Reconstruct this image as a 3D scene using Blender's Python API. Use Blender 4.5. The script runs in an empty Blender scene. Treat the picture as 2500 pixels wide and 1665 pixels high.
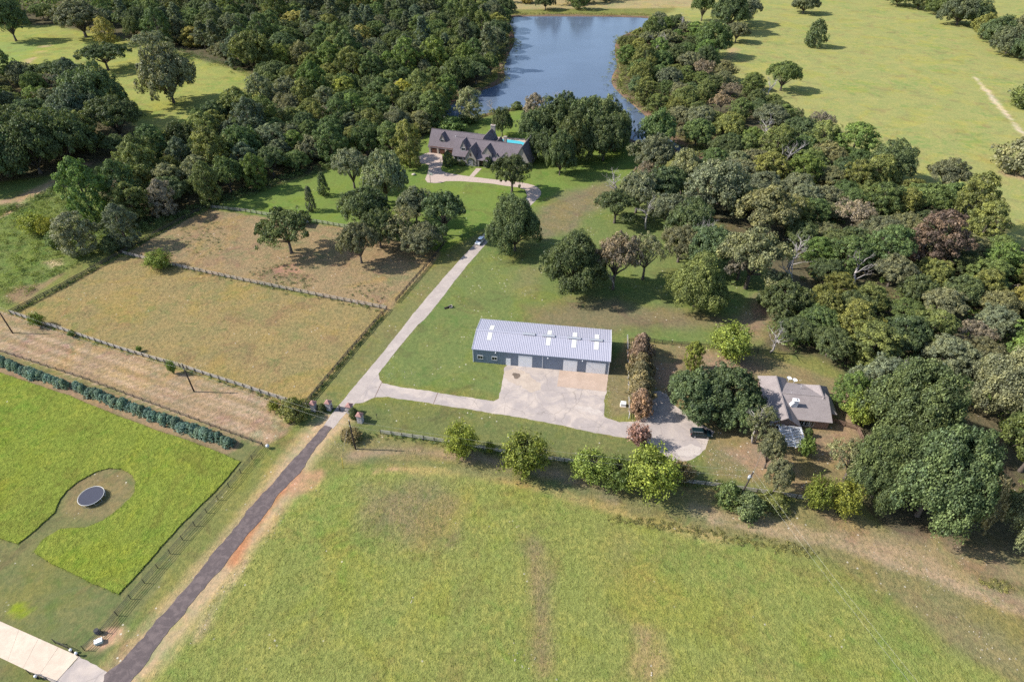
import bpy, bmesh, math, random
import numpy as np
from mathutils import Vector, Matrix, Euler

scene = bpy.context.scene
COL = scene.collection
R_ = math.radians

# ------------------------------------------------------------------ camera
FPX, PITCH, CAMH = 1510.0, R_(38.8), 105.0
cam = bpy.data.cameras.new('camera'); cam.sensor_width = 36.0
cam.lens = 36.0 * FPX / 2500.0; cam.clip_start = 1.0; cam.clip_end = 8000.0
camo = bpy.data.objects.new('camera', cam); COL.objects.link(camo)
camo.location = (0, 0, CAMH); camo.rotation_euler = (math.pi / 2 - PITCH, 0, 0)
scene.camera = camo

# ------------------------------------------------------------------ sky + sun
SUN_AZ, SUN_EL = R_(177.0), R_(39.5)
sd_ = Vector((math.cos(SUN_EL) * math.cos(SUN_AZ), math.cos(SUN_EL) * math.sin(SUN_AZ), math.sin(SUN_EL)))
world = bpy.data.worlds.new('World'); scene.world = world; world.use_nodes = True
wn = world.node_tree; wn.nodes.clear()
sky = wn.nodes.new('ShaderNodeTexSky'); sky.sky_type = 'NISHITA'; sky.sun_disc = False
sky.sun_elevation = SUN_EL; sky.sun_rotation = math.atan2(sd_.x, sd_.y) % (2 * math.pi)
sky.altitude = 100; sky.air_density = 1.0; sky.dust_density = 1.0; sky.ozone_density = 1.0
bg = wn.nodes.new('ShaderNodeBackground'); bg.inputs['Strength'].default_value = 0.14
wo = wn.nodes.new('ShaderNodeOutputWorld')
wn.links.new(sky.outputs[0], bg.inputs[0]); wn.links.new(bg.outputs[0], wo.inputs[0])
sun = bpy.data.lights.new('sun', 'SUN'); sun.energy = 4.8; sun.angle = R_(0.55); sun.color = (1.0, 0.945, 0.87)
suno = bpy.data.objects.new('sun', sun); COL.objects.link(suno)
suno.rotation_euler = sd_.to_track_quat('Z', 'Y').to_euler(); suno.location = (-100, 0, 200)

vs = scene.view_settings
vs.view_transform = 'Standard'; vs.look = 'None'; vs.gamma = 1.0; vs.exposure = 0.66
vs.use_curve_mapping = False
cy = scene.cycles
cy.max_bounces = 4; cy.diffuse_bounces = 2; cy.glossy_bounces = 2; cy.transmission_bounces = 2
cy.transparent_max_bounces = 4; cy.caustics_reflective = False; cy.caustics_refractive = False
cy.use_denoising = False; cy.use_adaptive_sampling = True; cy.adaptive_threshold = 0.012
try:
    cy.denoiser = 'OPENIMAGEDENOISE'; cy.denoising_input_passes = 'RGB_ALBEDO_NORMAL'
except Exception:
    pass
scene.render.filter_size = 1.0

# ------------------------------------------------------------------ survey: photo pixel (2500x1665) -> point on the ground
CP, SP = math.cos(PITCH), math.sin(PITCH)
def G(px, py, z=0.0):
    x = (px - 1250.0) / FPX; y = -(py - 832.5) / FPX
    r = (x, CP + y * SP, -SP + y * CP)
    t = (z - CAMH) / r[2]
    return (r[0] * t, r[1] * t)
def pxm(p):                                   # pixels per metre at a ground point
    return FPX / (p[1] * CP + CAMH * SP)
def GP(pts, z=0.0):
    return [G(a, b, z) for a, b in pts]
ORD = ('first second third fourth fifth sixth seventh eighth ninth tenth eleventh twelfth thirteenth fourteenth fifteenth '
       'sixteenth seventeenth eighteenth nineteenth twentieth twenty-first twenty-second twenty-third twenty-fourth '
       'twenty-fifth twenty-sixth twenty-seventh twenty-eighth twenty-ninth thirtieth thirty-first thirty-second '
       'thirty-third thirty-fourth thirty-fifth thirty-sixth thirty-seventh thirty-eighth thirty-ninth fortieth').split()

# ------------------------------------------------------------------ helpers: objects
def tag(o, label=None, cat=None, group=None, kind=None):
    if label: o['label'] = label
    if cat: o['category'] = cat
    if group: o['group'] = group
    if kind: o['kind'] = kind
    return o
def link(name, data, parent=None):
    o = bpy.data.objects.new(name, data); COL.objects.link(o)
    if parent is not None: o.parent = parent
    return o
def thing(name, label, cat, loc=(0, 0, 0), rz=0.0, group=None):
    o = link(name, None); o.empty_display_size = 0.5
    o.location = loc; o.rotation_euler = (0, 0, rz)
    return tag(o, label, cat, group)
class MB:
    def __init__(s): s.v = []; s.f = []; s.sm = []
    def add(s, vs, fs, smooth=False):
        b = len(s.v); s.v += [tuple(v) for v in vs]
        s.f += [tuple(i + b for i in f) for f in fs]; s.sm += [smooth] * len(fs); return s
    def box(s, x0, x1, y0, y1, z0, z1, M=None):
        c = [Vector((x, y, z)) for z in (z0, z1) for y in (y0, y1) for x in (x0, x1)]
        if M is not None: c = [M @ v for v in c]
        return s.add(c, [(0, 2, 3, 1), (4, 5, 7, 6), (0, 1, 5, 4), (2, 6, 7, 3), (0, 4, 6, 2), (1, 3, 7, 5)])
    def bar(s, a, b, w, h=None):
        a = Vector(a); b = Vector(b); d = b - a; L = d.length
        if L < 1e-6: return s
        q = d.to_track_quat('X', 'Z').to_matrix().to_4x4(); q.translation = a
        h = h or w
        return s.box(0, L, -w / 2, w / 2, -h / 2, h / 2, q)
    def tube(s, path, rad, n=6, cap=True):
        path = [Vector(p) for p in path]; rings = []
        b = len(s.v); ref = Vector((0.31, 0.17, 0.93)).normalized()
        for i, p in enumerate(path):
            d = (path[min(i + 1, len(path) - 1)] - path[max(i - 1, 0)]).normalized()
            u = d.cross(ref)
            if u.length < 0.05: u = d.cross(Vector((1, 0, 0)))
            u.normalize(); w = d.cross(u)
            r = rad[i] if hasattr(rad, '__len__') else rad
            for k in range(n):
                a = 2 * math.pi * k / n
                s.v.append(tuple(p + (u * math.cos(a) + w * math.sin(a)) * r))
        for i in range(len(path) - 1):
            for k in range(n):
                k2 = (k + 1) % n
                s.f.append((b + i * n + k, b + i * n + k2, b + (i + 1) * n + k2, b + (i + 1) * n + k)); s.sm.append(True)
        if cap:
            s.f.append(tuple(b + k for k in range(n - 1, -1, -1))); s.sm.append(False)
            s.f.append(tuple(b + (len(path) - 1) * n + k for k in range(n))); s.sm.append(False)
        return s
    def ball(s, c, r, nu=10, nv=6, sz=1.0):
        b = len(s.v)
        for j in range(nv + 1):
            t = math.pi * j / nv
            for i in range(nu):
                a = 2 * math.pi * i / nu
                s.v.append((c[0] + r * math.sin(t) * math.cos(a), c[1] + r * math.sin(t) * math.sin(a), c[2] + r * sz * math.cos(t)))
        for j in range(nv):
            for i in range(nu):
                i2 = (i + 1) % nu
                s.f.append((b + j * nu + i, b + (j + 1) * nu + i, b + (j + 1) * nu + i2, b + j * nu + i2)); s.sm.append(True)
        return s
    def prism(s, pts, z0, z1):
        n = len(pts)
        ar = sum(pts[i][0] * pts[(i + 1) % n][1] - pts[(i + 1) % n][0] * pts[i][1] for i in range(n))
        if ar < 0: pts = pts[::-1]
        v = [(p[0], p[1], z0) for p in pts] + [(p[0], p[1], z1) for p in pts]
        f = [tuple(range(n, 2 * n)), tuple(range(n - 1, -1, -1))] + [(i, (i + 1) % n, n + (i + 1) % n, n + i) for i in range(n)]
        return s.add(v, f)
    def mesh(s, name, mat):
        m = bpy.data.meshes.new(name); m.from_pydata(s.v, [], s.f)
        m.polygons.foreach_set('use_smooth', s.sm)
        if mat: m.materials.append(mat)
        m.update(); return m
    def build(s, name, mat, parent=None):
        return link(name, s.mesh(name, mat), parent)
def arr_mesh(name, V, F, mat, attrs=None):
    m = bpy.data.meshes.new(name); k = F.shape[1]
    m.vertices.add(len(V)); m.vertices.foreach_set('co', V.astype(np.float32).ravel())
    m.loops.add(F.size); m.loops.foreach_set('vertex_index', F.astype(np.int32).ravel())
    m.polygons.add(len(F)); m.polygons.foreach_set('loop_start', np.arange(0, F.size, k, dtype=np.int32))
    for an, (dom, typ, val) in (attrs or {}).items():
        a = m.attributes.new(an, typ, dom)
        a.data.foreach_set('value' if typ == 'FLOAT' else 'color', val.astype(np.float32).ravel())
    if mat: m.materials.append(mat)
    m.update(calc_edges=True); return m

# ------------------------------------------------------------------ helpers: materials
class NT:
    def __init__(s, name):
        s.m = bpy.data.materials.new(name); s.m.use_nodes = True
        s.t = s.m.node_tree; s.t.nodes.clear()
        s.out = s.t.nodes.new('ShaderNodeOutputMaterial')
    def n(s, typ, **kw):
        nd = s.t.nodes.new('ShaderNode' + typ)
        for k, v in kw.items(): setattr(nd, k, v)
        return nd
    def l(s, a, b): s.t.links.new(a, b)
    def set(s, sock, v):
        if hasattr(v, 'is_output'): s.l(v, sock)
        elif isinstance(v, (tuple, list)) and len(v) == 3 and sock.type == 'RGBA': sock.default_value = (*v, 1)
        else: sock.default_value = v
    def coord(s, which='Object'):
        return s.n('TexCoord').outputs[which]
    def noise(s, vec, scale, detail=2.0, rough=0.55, dist=0.0):
        nd = s.n('TexNoise'); nd.inputs['Scale'].default_value = scale
        nd.inputs['Detail'].default_value = detail; nd.inputs['Roughness'].default_value = rough
        nd.inputs['Distortion'].default_value = dist
        if vec is not None: s.l(vec, nd.inputs['Vector'])
        return nd.outputs['Fac']
    def math(s, op, a, b=0.0, c=0.0, clamp=False):
        nd = s.n('Math', operation=op); nd.use_clamp = clamp
        s.set(nd.inputs[0], a); s.set(nd.inputs[1], b); s.set(nd.inputs[2], c); return nd.outputs[0]
    def mix(s, f, a, b, blend='MIX'):
        nd = s.n('Mix', data_type='RGBA', blend_type=blend, clamp_result=False)
        s.set(nd.inputs[0], f); s.set(nd.inputs[6], a); s.set(nd.inputs[7], b); return nd.outputs[2]
    def ramp(s, f, lo, hi, a=0.0, b=1.0):
        nd = s.n('MapRange'); nd.interpolation_type = 'SMOOTHSTEP'
        s.set(nd.inputs[0], f); nd.inputs[1].default_value = lo; nd.inputs[2].default_value = hi
        nd.inputs[3].default_value = a; nd.inputs[4].default_value = b; return nd.outputs[0]
    def scalecol(s, col, f):
        nd = s.n('VectorMath', operation='SCALE'); s.set(nd.inputs[0], col); s.set(nd.inputs['Scale'], f); return nd.outputs[0]
    def bump(s, h, strength=0.5, dist=0.1):
        nd = s.n('Bump'); nd.inputs['Strength'].default_value = strength; nd.inputs['Distance'].default_value = dist
        s.l(h, nd.inputs['Height']); return nd.outputs[0]
    def pbr(s, col, rough=0.8, metal=0.0, spec=0.3, normal=None, **kw):
        p = s.n('BsdfPrincipled'); s.set(p.inputs['Base Color'], col); s.set(p.inputs['Roughness'], rough)
        s.set(p.inputs['Metallic'], metal); s.set(p.inputs['Specular IOR Level'], spec)
        for k, v in kw.items(): s.set(p.inputs[k], v)
        if normal is not None: s.l(normal, p.inputs['Normal'])
        s.l(p.outputs[0], s.out.inputs[0]); return s.m
def simple(name, col, rough=0.7, metal=0.0, spec=0.3, var=0.25, scale=3.0, bump=0.0):
    t = NT(name); c = t.coord()
    a = t.noise(c, scale, 4, 0.6); b = t.noise(c, scale * 6, 2)
    f = t.math('ADD', t.math('MULTIPLY', a, var), t.math('MULTIPLY', b, var * 0.6))
    f = t.math('ADD', f, 1.0 - var * 0.8)
    nrm = t.bump(b, bump, 0.02) if bump else None
    return t.pbr(t.scalecol(col, f), rough, metal, spec, nrm)

M = {}
M['bark'] = simple('bark', (0.11, 0.09, 0.075), 0.9, var=0.6, scale=4, bump=0.6)
M['deadwood'] = simple('deadwood', (0.36, 0.33, 0.31), 0.85, var=0.5, scale=3, bump=0.4)
M['wood_dark'] = simple('fence_wood_dark', (0.055, 0.046, 0.042), 0.85, var=0.7, scale=2)
M['wood_pale'] = simple('fence_wood_bleached', (0.36, 0.33, 0.31), 0.8, var=0.7, scale=1.2)
M['wood_brown'] = simple('fence_wood_brown', (0.17, 0.11, 0.08), 0.85, var=0.6, scale=2)
M['black_metal'] = simple('black_metal', (0.02, 0.02, 0.022), 0.5, var=0.3)
M['white_paint'] = simple('white_paint', (0.80, 0.80, 0.81), 0.5, var=0.08, scale=1.5)
M['trim'] = simple('white_trim', (0.7, 0.7, 0.7), 0.45, var=0.08)
M['galv'] = simple('galvanised', (0.52, 0.53, 0.55), 0.35, 0.5, var=0.2)
M['pole'] = simple('creosote_pole', (0.045, 0.034, 0.032), 0.85, var=0.6, scale=1.5)
M['cable'] = simple('cable', (0.36, 0.36, 0.32), 0.5, 0.3, var=0.05)
M['glass'] = simple('window_glass', (0.02, 0.025, 0.03), 0.08, 0.0, 0.6, var=0.1)
M['stone'] = simple('stone_wall', (0.30, 0.27, 0.245), 0.9, var=0.7, scale=2.5, bump=0.6)
M['redtile'] = simple('red_brick_cap', (0.30, 0.165, 0.145), 0.85, var=0.4, scale=5)
M['brownwood'] = simple('garage_door_wood', (0.12, 0.055, 0.035), 0.6, var=0.5, scale=2)
M['rock'] = simple('pale_rock', (0.46, 0.41, 0.33), 0.9, var=0.4, scale=2, bump=0.4)
M['dark'] = simple('dark_opening', (0.012, 0.011, 0.010), 0.9, var=0.2)
M['tin'] = simple('tin_roof', (0.5, 0.52, 0.56), 0.4, 0.4, var=0.2)
M['skylight'] = simple('skylight_panel', (0.60, 0.60, 0.54), 0.5, var=0.15, scale=1.0)

def leaf_mat():
    t = NT('foliage')
    oi = t.n('ObjectInfo'); a = t.n('Attribute', attribute_name='lv').outputs['Fac']
    b = t.n('Attribute', attribute_name='pv').outputs['Fac']
    v = t.math('ADD', t.math('MULTIPLY', t.math('POWER', a, 1.6), 1.15), t.math('MULTIPLY', b, 0.55)); v = t.math('ADD', v, 0.30)
    c = t.scalecol(oi.outputs['Color'], v)
    yel = t.mix(t.math('MULTIPLY', b, 0.45), c, t.mix(1.0, c, (1.45, 1.18, 0.62), 'MULTIPLY'))
    d = t.n('BsdfDiffuse'); t.l(yel, d.inputs[0])
    tr = t.n('BsdfTranslucent'); t.l(t.mix(1.0, yel, (1.25, 1.35, 0.6), 'MULTIPLY'), tr.inputs[0])
    g = t.n('BsdfGlossy'); g.inputs['Roughness'].default_value = 0.45; g.inputs[0].default_value = (0.9, 0.95, 1, 1)
    m1 = t.n('MixShader'); m1.inputs[0].default_value = 0.21; t.l(d.outputs[0], m1.inputs[1]); t.l(tr.outputs[0], m1.inputs[2])
    m2 = t.n('MixShader'); m2.inputs[0].default_value = 0.012; t.l(m1.outputs[0], m2.inputs[1]); t.l(g.outputs[0], m2.inputs[2])
    t.l(m2.outputs[0], t.out.inputs[0]); return t.m
M['leaf'] = leaf_mat()
def blade_mat():
    t = NT('grass_blades'); oi = t.n('ObjectInfo'); a = t.n('Attribute', attribute_name='lv').outputs['Fac']; b = t.n('Attribute', attribute_name='pv').outputs['Fac']
    v = t.math('ADD', t.math('ADD', t.math('MULTIPLY', a, 0.3), t.math('MULTIPLY', b, 0.35)), 0.72)
    d = t.n('BsdfDiffuse'); t.l(t.scalecol(oi.outputs['Color'], v), d.inputs[0]); t.l(d.outputs[0], t.out.inputs[0]); return t.m
M['blade'] = blade_mat()

def grass_mat(name, fixed=None, tuft=1.0):
    t = NT(name); c = t.coord()
    if fixed is None:
        col = t.n('Attribute', attribute_name='cover').outputs['Color']
        ex = t.n('Attribute', attribute_name='wear').outputs['Color']
        sp = t.n('SeparateColor'); t.l(ex, sp.inputs[0]); dry, tf, stone = sp.outputs[0], sp.outputs[1], sp.outputs[2]
    else:
        col, dry, tf, stone = fixed, 0.35, tuft, 0.0
    n0 = t.noise(c, 0.035, 3, 0.6); n1 = t.noise(c, 0.13, 4, 0.6, 0.4); n2 = t.noise(c, 1.0, 4, 0.62, 0.3); n3 = t.noise(c, 3.6, 4, 0.65)
    n4 = t.noise(c, 0.33, 3, 0.6, 0.6)
    # colour clumps: straw, fresh green
    k = t.math('ADD', t.math('MULTIPLY', n1, 0.55), t.math('MULTIPLY', n2, 0.45))
    k = t.math('ADD', k, t.math('MULTIPLY', t.math('SUBTRACT', dry, 0.5), 0.35))
    straw = t.mix(1.0, col, (1.24, 1.10, 1.08), 'MULTIPLY'); fresh = t.mix(1.0, col, (0.74, 0.93, 0.80), 'MULTIPLY')
    cc = t.mix(t.ramp(k, 0.42, 0.62), col, straw)
    kk = t.math('ADD', t.math('MULTIPLY', n0, 0.5), t.math('MULTIPLY', n4, 0.5))
    cc = t.mix(t.ramp(kk, 0.5, 0.66, 0, 0.85), cc, fresh)
    cc = t.mix(t.ramp(t.noise(c, 0.055, 4, 0.65, 0.8), 0.48, 0.66, 0, 0.6), cc, t.mix(1.0, cc, (1.10, 1.05, 0.74), 'MULTIPLY'))
    cc = t.mix(t.ramp(t.noise(c, 0.09, 5, 0.7, 1.0), 0.50, 0.68, 0, 0.75), cc, t.mix(1.0, cc, (0.84, 0.72, 0.86), 'MULTIPLY'))
    kd = t.math('ADD', kk, t.math('MULTIPLY', t.math('SUBTRACT', n2, 0.5), 0.5))
    cc = t.mix(t.ramp(kd, 0.30, 0.42, 0.45, 0.0), cc, t.mix(1.0, col, (1.02, 0.86, 0.95), 'MULTIPLY'))
    f = t.math('ADD', t.math('MULTIPLY', t.math('SUBTRACT', n3, 0.5), 1.5), t.math('MULTIPLY', t.math('SUBTRACT', n2, 0.5), 0.9))
    f = t.math('ADD', t.math('MULTIPLY', f, t.math('ADD', t.math('MULTIPLY', tf, 0.75), 0.35)), 1.0)
    cc = t.scalecol(cc, f)
    # pale stones and dead leaves lying about
    vo = t.n('TexVoronoi'); vo.inputs['Scale'].default_value = 0.75; t.l(c, vo.inputs['Vector'])
    sm = t.math('MULTIPLY', t.ramp(vo.outputs['Distance'], 0.10, 0.16, 1, 0), t.ramp(t.math('ADD', n1, t.math('MULTIPLY', stone, 0.3)), 0.62, 0.7))
    cc = t.mix(t.math('MULTIPLY', sm, 0.8), cc, (0.5, 0.46, 0.38))
    h = t.math('ADD', t.math('MULTIPLY', n3, 0.5), t.math('MULTIPLY', n2, 0.9))
    h = t.math('MULTIPLY', h, tf)
    nrm = t.bump(h, 1.0, 0.42)
    d = t.n('BsdfDiffuse'); t.l(cc, d.inputs[0]); t.l(nrm, d.inputs['Normal'])
    t.l(d.outputs[0], t.out.inputs[0]); return t.m

def paving(name, col, col2, scale=0.35, crack=0.0, rough=0.9, bump=0.2):
    t = NT(name); c = t.coord()
    a = t.noise(c, scale, 5, 0.62, 0.6); b = t.noise(c, 9, 3, 0.6); d = t.noise(c, scale * 4, 3, 0.6)
    cc = t.mix(t.ramp(a, 0.42, 0.64), col, col2)
    cc = t.scalecol(cc, t.math('ADD', t.math('ADD', t.math('MULTIPLY', b, 0.35), t.math('MULTIPLY', d, 0.3)), 0.68))
    if crack:
        vo = t.n('TexVoronoi', feature='DISTANCE_TO_EDGE'); vo.inputs['Scale'].default_value = 0.17
        mp = t.n('VectorMath', operation='ADD'); t.l(c, mp.inputs[0])
        nn = t.n('TexNoise'); nn.inputs['Scale'].default_value = 0.7; t.l(c, nn.inputs['Vector']); t.l(nn.outputs['Color'], mp.inputs[1])
        t.l(mp.outputs[0], vo.inputs['Vector'])
        cc = t.mix(t.ramp(vo.outputs['Distance'], 0.0, 0.012, crack, 0.0), cc, (0.10, 0.085, 0.07))
    return t.pbr(cc, rough, 0, 0.25, t.bump(b, bump, 0.03))

# ------------------------------------------------------------------ geometry helpers: polygons
def resample(pts, step, jit=0.0, seed=0, closed=True):
    rng = random.Random(seed); out = []; n = len(pts)
    ph = [rng.uniform(0, 6.28) for _ in range(6)]; s = 0.0
    for i in range(n if closed else n - 1):
        a = pts[i]; b = pts[(i + 1) % n]; L = math.hypot(b[0] - a[0], b[1] - a[1])
        k = max(1, int(L / step)); nx, ny = (-(b[1] - a[1]) / (L + 1e-9), (b[0] - a[0]) / (L + 1e-9))
        for j in range(k):
            t = j / k; s += L / k
            o = jit * (0.5 * math.sin(s * 0.55 + ph[0]) + 0.35 * math.sin(s * 1.3 + ph[1]) + 0.35 * math.sin(s * 2.9 + ph[2]) + rng.uniform(-.3, .3))
            out.append((a[0] + (b[0] - a[0]) * t + nx * o, a[1] + (b[1] - a[1]) * t + ny * o))
    if not closed: out.append(pts[-1])
    return out
def smooth_poly(pts, it=2, closed=True):
    for _ in range(it):
        o = []; n = len(pts)
        for i in range(n if closed else n - 1):
            a = pts[i]; b = pts[(i + 1) % n]
            o += [(a[0] * .75 + b[0] * .25, a[1] * .75 + b[1] * .25), (a[0] * .25 + b[0] * .75, a[1] * .25 + b[1] * .75)]
        if not closed: o = [pts[0]] + o + [pts[-1]]
        pts = o
    return pts
def sdist(poly, X, Y, closed=True, cap=60.0):
    """signed distance (positive inside); far points get -cap"""
    P = np.array(poly, float); out = np.full(X.shape, -cap)
    x0, y0 = P.min(0) - cap * .4; x1, y1 = P.max(0) + cap * .4
    sel = (X > x0) & (X < x1) & (Y > y0) & (Y < y1)
    x = X[sel]; y = Y[sel]; d = np.full(x.shape, 1e9); ins = np.zeros(x.shape, bool)
    n = len(P)
    for i in range(n if closed else n - 1):
        ax, ay = P[i]; bx, by = P[(i + 1) % n]
        ex, ey = bx - ax, by - ay; L2 = ex * ex + ey * ey + 1e-12
        t = np.clip(((x - ax) * ex + (y - ay) * ey) / L2, 0, 1)
        d = np.minimum(d, (x - ax - t * ex) ** 2 + (y - ay - t * ey) ** 2)
        if closed:
            c = (ay > y) != (by > y)
            ins ^= c & (x < (bx - ax) * (y - ay) / (by - ay + 1e-12) + ax)
    d = np.sqrt(d)
    out[sel] = np.where(ins, d, -d) if closed else -d
    return out
def inside(poly, x, y):
    c = False; n = len(poly)
    for i in range(n):
        ax, ay = poly[i]; bx, by = poly[(i + 1) % n]
        if (ay > y) != (by > y) and x < (bx - ax) * (y - ay) / (by - ay) + ax: c = not c
    return c
def sheet(name, pts, z, mat, thick=0.0):
    b = MB()
    if thick: b.prism(pts, z - thick, z)
    else:
        n = len(pts); ar = sum(pts[i][0] * pts[(i + 1) % n][1] - pts[(i + 1) % n][0] * pts[i][1] for i in range(n))
        if ar < 0: pts = pts[::-1]
        b.add([(p[0], p[1], z) for p in pts], [tuple(range(n))])
    o = b.build(name, mat); o['kind'] = 'structure'; return o

# ================================================================== SETTING
lake_px = [(1150, 36), (1255, 38), (1378, 38), (1497, 39), (1586, 42), (1635, 46), (1620, 56), (1571, 68), (1527, 84), (1508, 100), (1507, 134),
           (1516, 160), (1500, 184), (1500, 205), (1521, 228), (1557, 257), (1580, 278), (1610, 305), (1642, 336), (1690, 368), (1722, 392),
           (1712, 402), (1684, 392), (1650, 366), (1612, 350), (1580, 352), (1548, 345), (1515, 332), (1470, 305), (1420, 280), (1350, 264),
           (1288, 261), (1233, 269), (1174, 281), (1150, 293), (1117, 300), (1085, 300), (1068, 284), (1085, 258), (1110, 246), (1165, 220),
           (1212, 204), (1229, 190), (1222, 166), (1234, 134), (1251, 104), (1249, 74), (1238, 52), (1210, 42)]
lake_px = lake_px[1:-1] + [(1243, 44)]
LAKE = smooth_poly(GP(lake_px), 1)
road_cl = smooth_poly(GP([(1302, 480), (1288, 503), (1246, 532), (1196, 571), (1160, 602), (1107, 659), (1030, 763), (948, 866), (905, 922), (850, 988), (805, 1035),
                          (768, 1070), (722, 1133), (650, 1238), (560, 1350), (480, 1450), (385, 1565), (290, 1665), (230, 1730)]), 1, False)

def build_ground():
    def axis(segs):
        out = []
        for a, b, st in segs: out += list(np.arange(a, b, st))
        return np.array(out + [segs[-1][1]])
    xs = axis([(-4000, -1000, 500), (-1000, -600, 60), (-600, -300, 5), (-300, -150, 2), (-150, 160, 0.9), (160, 330, 2), (330, 600, 5), (600, 1000, 60), (1000, 4000, 500)])
    ys = axis([(-1500, 20, 190), (20, 215, 0.9), (215, 330, 1.6), (330, 720, 3), (720, 1000, 20), (1000, 6000, 500)])
    X, Y = np.meshgrid(xs, ys); sh = X.shape; X = X.ravel(); Y = Y.ravel()
    rng = np.random.default_rng(4)
    # smooth value noise for patch edges
    def vnoise(sc, seed):
        r = np.random.default_rng(seed); g = r.random((257, 257)); u = (X / sc) % 256; v = (Y / sc) % 256
        i = np.floor(u).astype(int); j = np.floor(v).astype(int); fu = u - i; fv = v - j; fu = fu * fu * (3 - 2 * fu); fv = fv * fv * (3 - 2 * fv)
        return (g[j, i] * (1 - fu) + g[j, i + 1] * fu) * (1 - fv) + (g[j + 1, i] * (1 - fu) + g[j + 1, i + 1] * fu) * fv - .5
    nz = vnoise(9, 1) * .6 + vnoise(4, 2) * .35 + vnoise(1.8, 3) * .25
    col = np.zeros((len(X), 3)); wear = np.zeros((len(X), 3))
    col[:] = (0.150, 0.160, 0.052); wear[:] = (0.5, 0.6, 0.3)
    def lay(d, c, w, feather=1.5, rough=2.0, amt=1.0):
        f = np.clip((d + nz * rough) / feather + .5, 0, 1); f = (f * f * (3 - 2 * f) * amt)[:, None]
        col[:] = col * (1 - f) + np.array(c) * f; wear[:] = wear * (1 - f) + np.array(w) * f
    def poly(px, c, w, **kw): lay(sdist(GP(px), X, Y), c, w, **kw)
    def line(px, width, c, w, **kw): lay(sdist(GP(px), X, Y, False) + width / 2, c, w, **kw)
    FIELD = (0.192, 0.212, 0.060)
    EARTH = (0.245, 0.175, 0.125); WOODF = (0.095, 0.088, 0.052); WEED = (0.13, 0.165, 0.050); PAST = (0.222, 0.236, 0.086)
    # far pastures
    poly([(1500, 60), (1640, 30), (1700, -60), (3400, -60), (3400, 700), (2500, 720), (2000, 500), (1700, 250)], PAST, (.55, .25, .1), feather=6)
    poly([(-400, 40), (140, 60), (420, 120), (640, 180), (650, 240), (450, 330), (300, 330), (100, 220), (-400, 260)], (0.205, 0.228, 0.070), (.55, .3, .1), feather=4)
    poly([(-200, 100), (95, 105), (60, 140), (0, 180), (-200, 260)], (0.19, 0.235, 0.075), (.3, .2, .1), feather=3)
    poly([(1150, 25), (1700, 20), (1720, -30), (1150, -30)], (0.25, 0.225, 0.115), (.7, .5, .1), feather=6)
    # woodland floors
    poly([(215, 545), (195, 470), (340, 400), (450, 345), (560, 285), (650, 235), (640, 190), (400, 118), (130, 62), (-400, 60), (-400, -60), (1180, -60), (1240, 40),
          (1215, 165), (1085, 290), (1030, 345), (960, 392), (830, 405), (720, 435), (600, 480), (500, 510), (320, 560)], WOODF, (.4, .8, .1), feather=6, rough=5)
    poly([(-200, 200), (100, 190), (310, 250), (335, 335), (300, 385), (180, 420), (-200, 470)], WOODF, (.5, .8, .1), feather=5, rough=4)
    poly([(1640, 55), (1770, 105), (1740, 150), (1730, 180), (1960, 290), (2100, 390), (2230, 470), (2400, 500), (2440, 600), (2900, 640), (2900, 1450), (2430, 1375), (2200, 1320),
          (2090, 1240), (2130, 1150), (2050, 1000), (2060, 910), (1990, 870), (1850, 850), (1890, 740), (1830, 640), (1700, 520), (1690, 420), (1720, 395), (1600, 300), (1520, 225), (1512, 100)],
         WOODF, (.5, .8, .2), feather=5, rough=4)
    # middle lawns
    poly([(505, 508), (620, 470), (830, 405), (1000, 385), (1040, 330), (1140, 300), (1290, 262), (1480, 320), (1560, 350), (1580, 420), (1480, 470), (1380, 470), (1290, 530), (1180, 560), (1080, 620), (856, 560)],
         (0.132, 0.178, 0.045), (.25, .25, .15), feather=2.5)
    poly([(1195, 575), (1300, 500), (1380, 465), (1480, 460), (1640, 420), (1760, 560), (1900, 680), (1900, 760), (1850, 850), (1530, 826), (1500, 900), (1230, 890), (1225, 965), (940, 935), (925, 905), (1015, 800), (1110, 660)],
         (0.122, 0.155, 0.052), (.45, .4, .35), feather=2.5)
    for bp, c, a in (([(1320, 500), (1480, 440), (1500, 470), (1400, 560), (1320, 590), (1290, 560)], (0.150, 0.126, 0.082), .75),
                     ([(1270, 745), (1500, 730), (1640, 760), (1800, 770), (1830, 800), (1620, 800), (1400, 810), (1290, 790)], (0.148, 0.120, 0.080), .7),
                     ([(1250, 660), (1330, 650), (1320, 720), (1260, 740)], (0.155, 0.145, 0.075), .5),
                     ([(1790, 770), (1880, 720), (1900, 800), (1830, 840)], (0.205, 0.158, 0.105), .8),
                     ([(1230, 585), (1300, 570), (1330, 600), (1250, 640)], (0.17, 0.15, 0.06), .4)):
        poly(bp, c, (.7, .5, .3), feather=7, rough=6, amt=a)
    poly([(560, 860), (1010, 700), (1110, 610), (1180, 560), (1140, 620), (1000, 790), (880, 930), (800, 1010), (735, 985)], (0.142, 0.148, 0.060), (.5, .4, .25), feather=1.5)
    # barn surroundings, small house yard
    poly([(850, 1000), (950, 975), (1300, 1030), (1500, 1068), (1590, 1080), (1640, 1125), (1700, 1130), (1900, 1210), (1660, 1175), (1230, 1105), (930, 1055), (835, 1070)], (0.118, 0.135, 0.050), (.5, .45, .4), feather=1.5)
    poly([(1530, 830), (1840, 860), (2060, 930), (2060, 1010), (2130, 1150), (2100, 1240), (1900, 1205), (1720, 1150), (1720, 1060), (1640, 990), (1600, 950), (1560, 1010), (1490, 1020), (1480, 900)],
         (0.165, 0.145, 0.072), (.6, .5, .5), feather=2)
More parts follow.
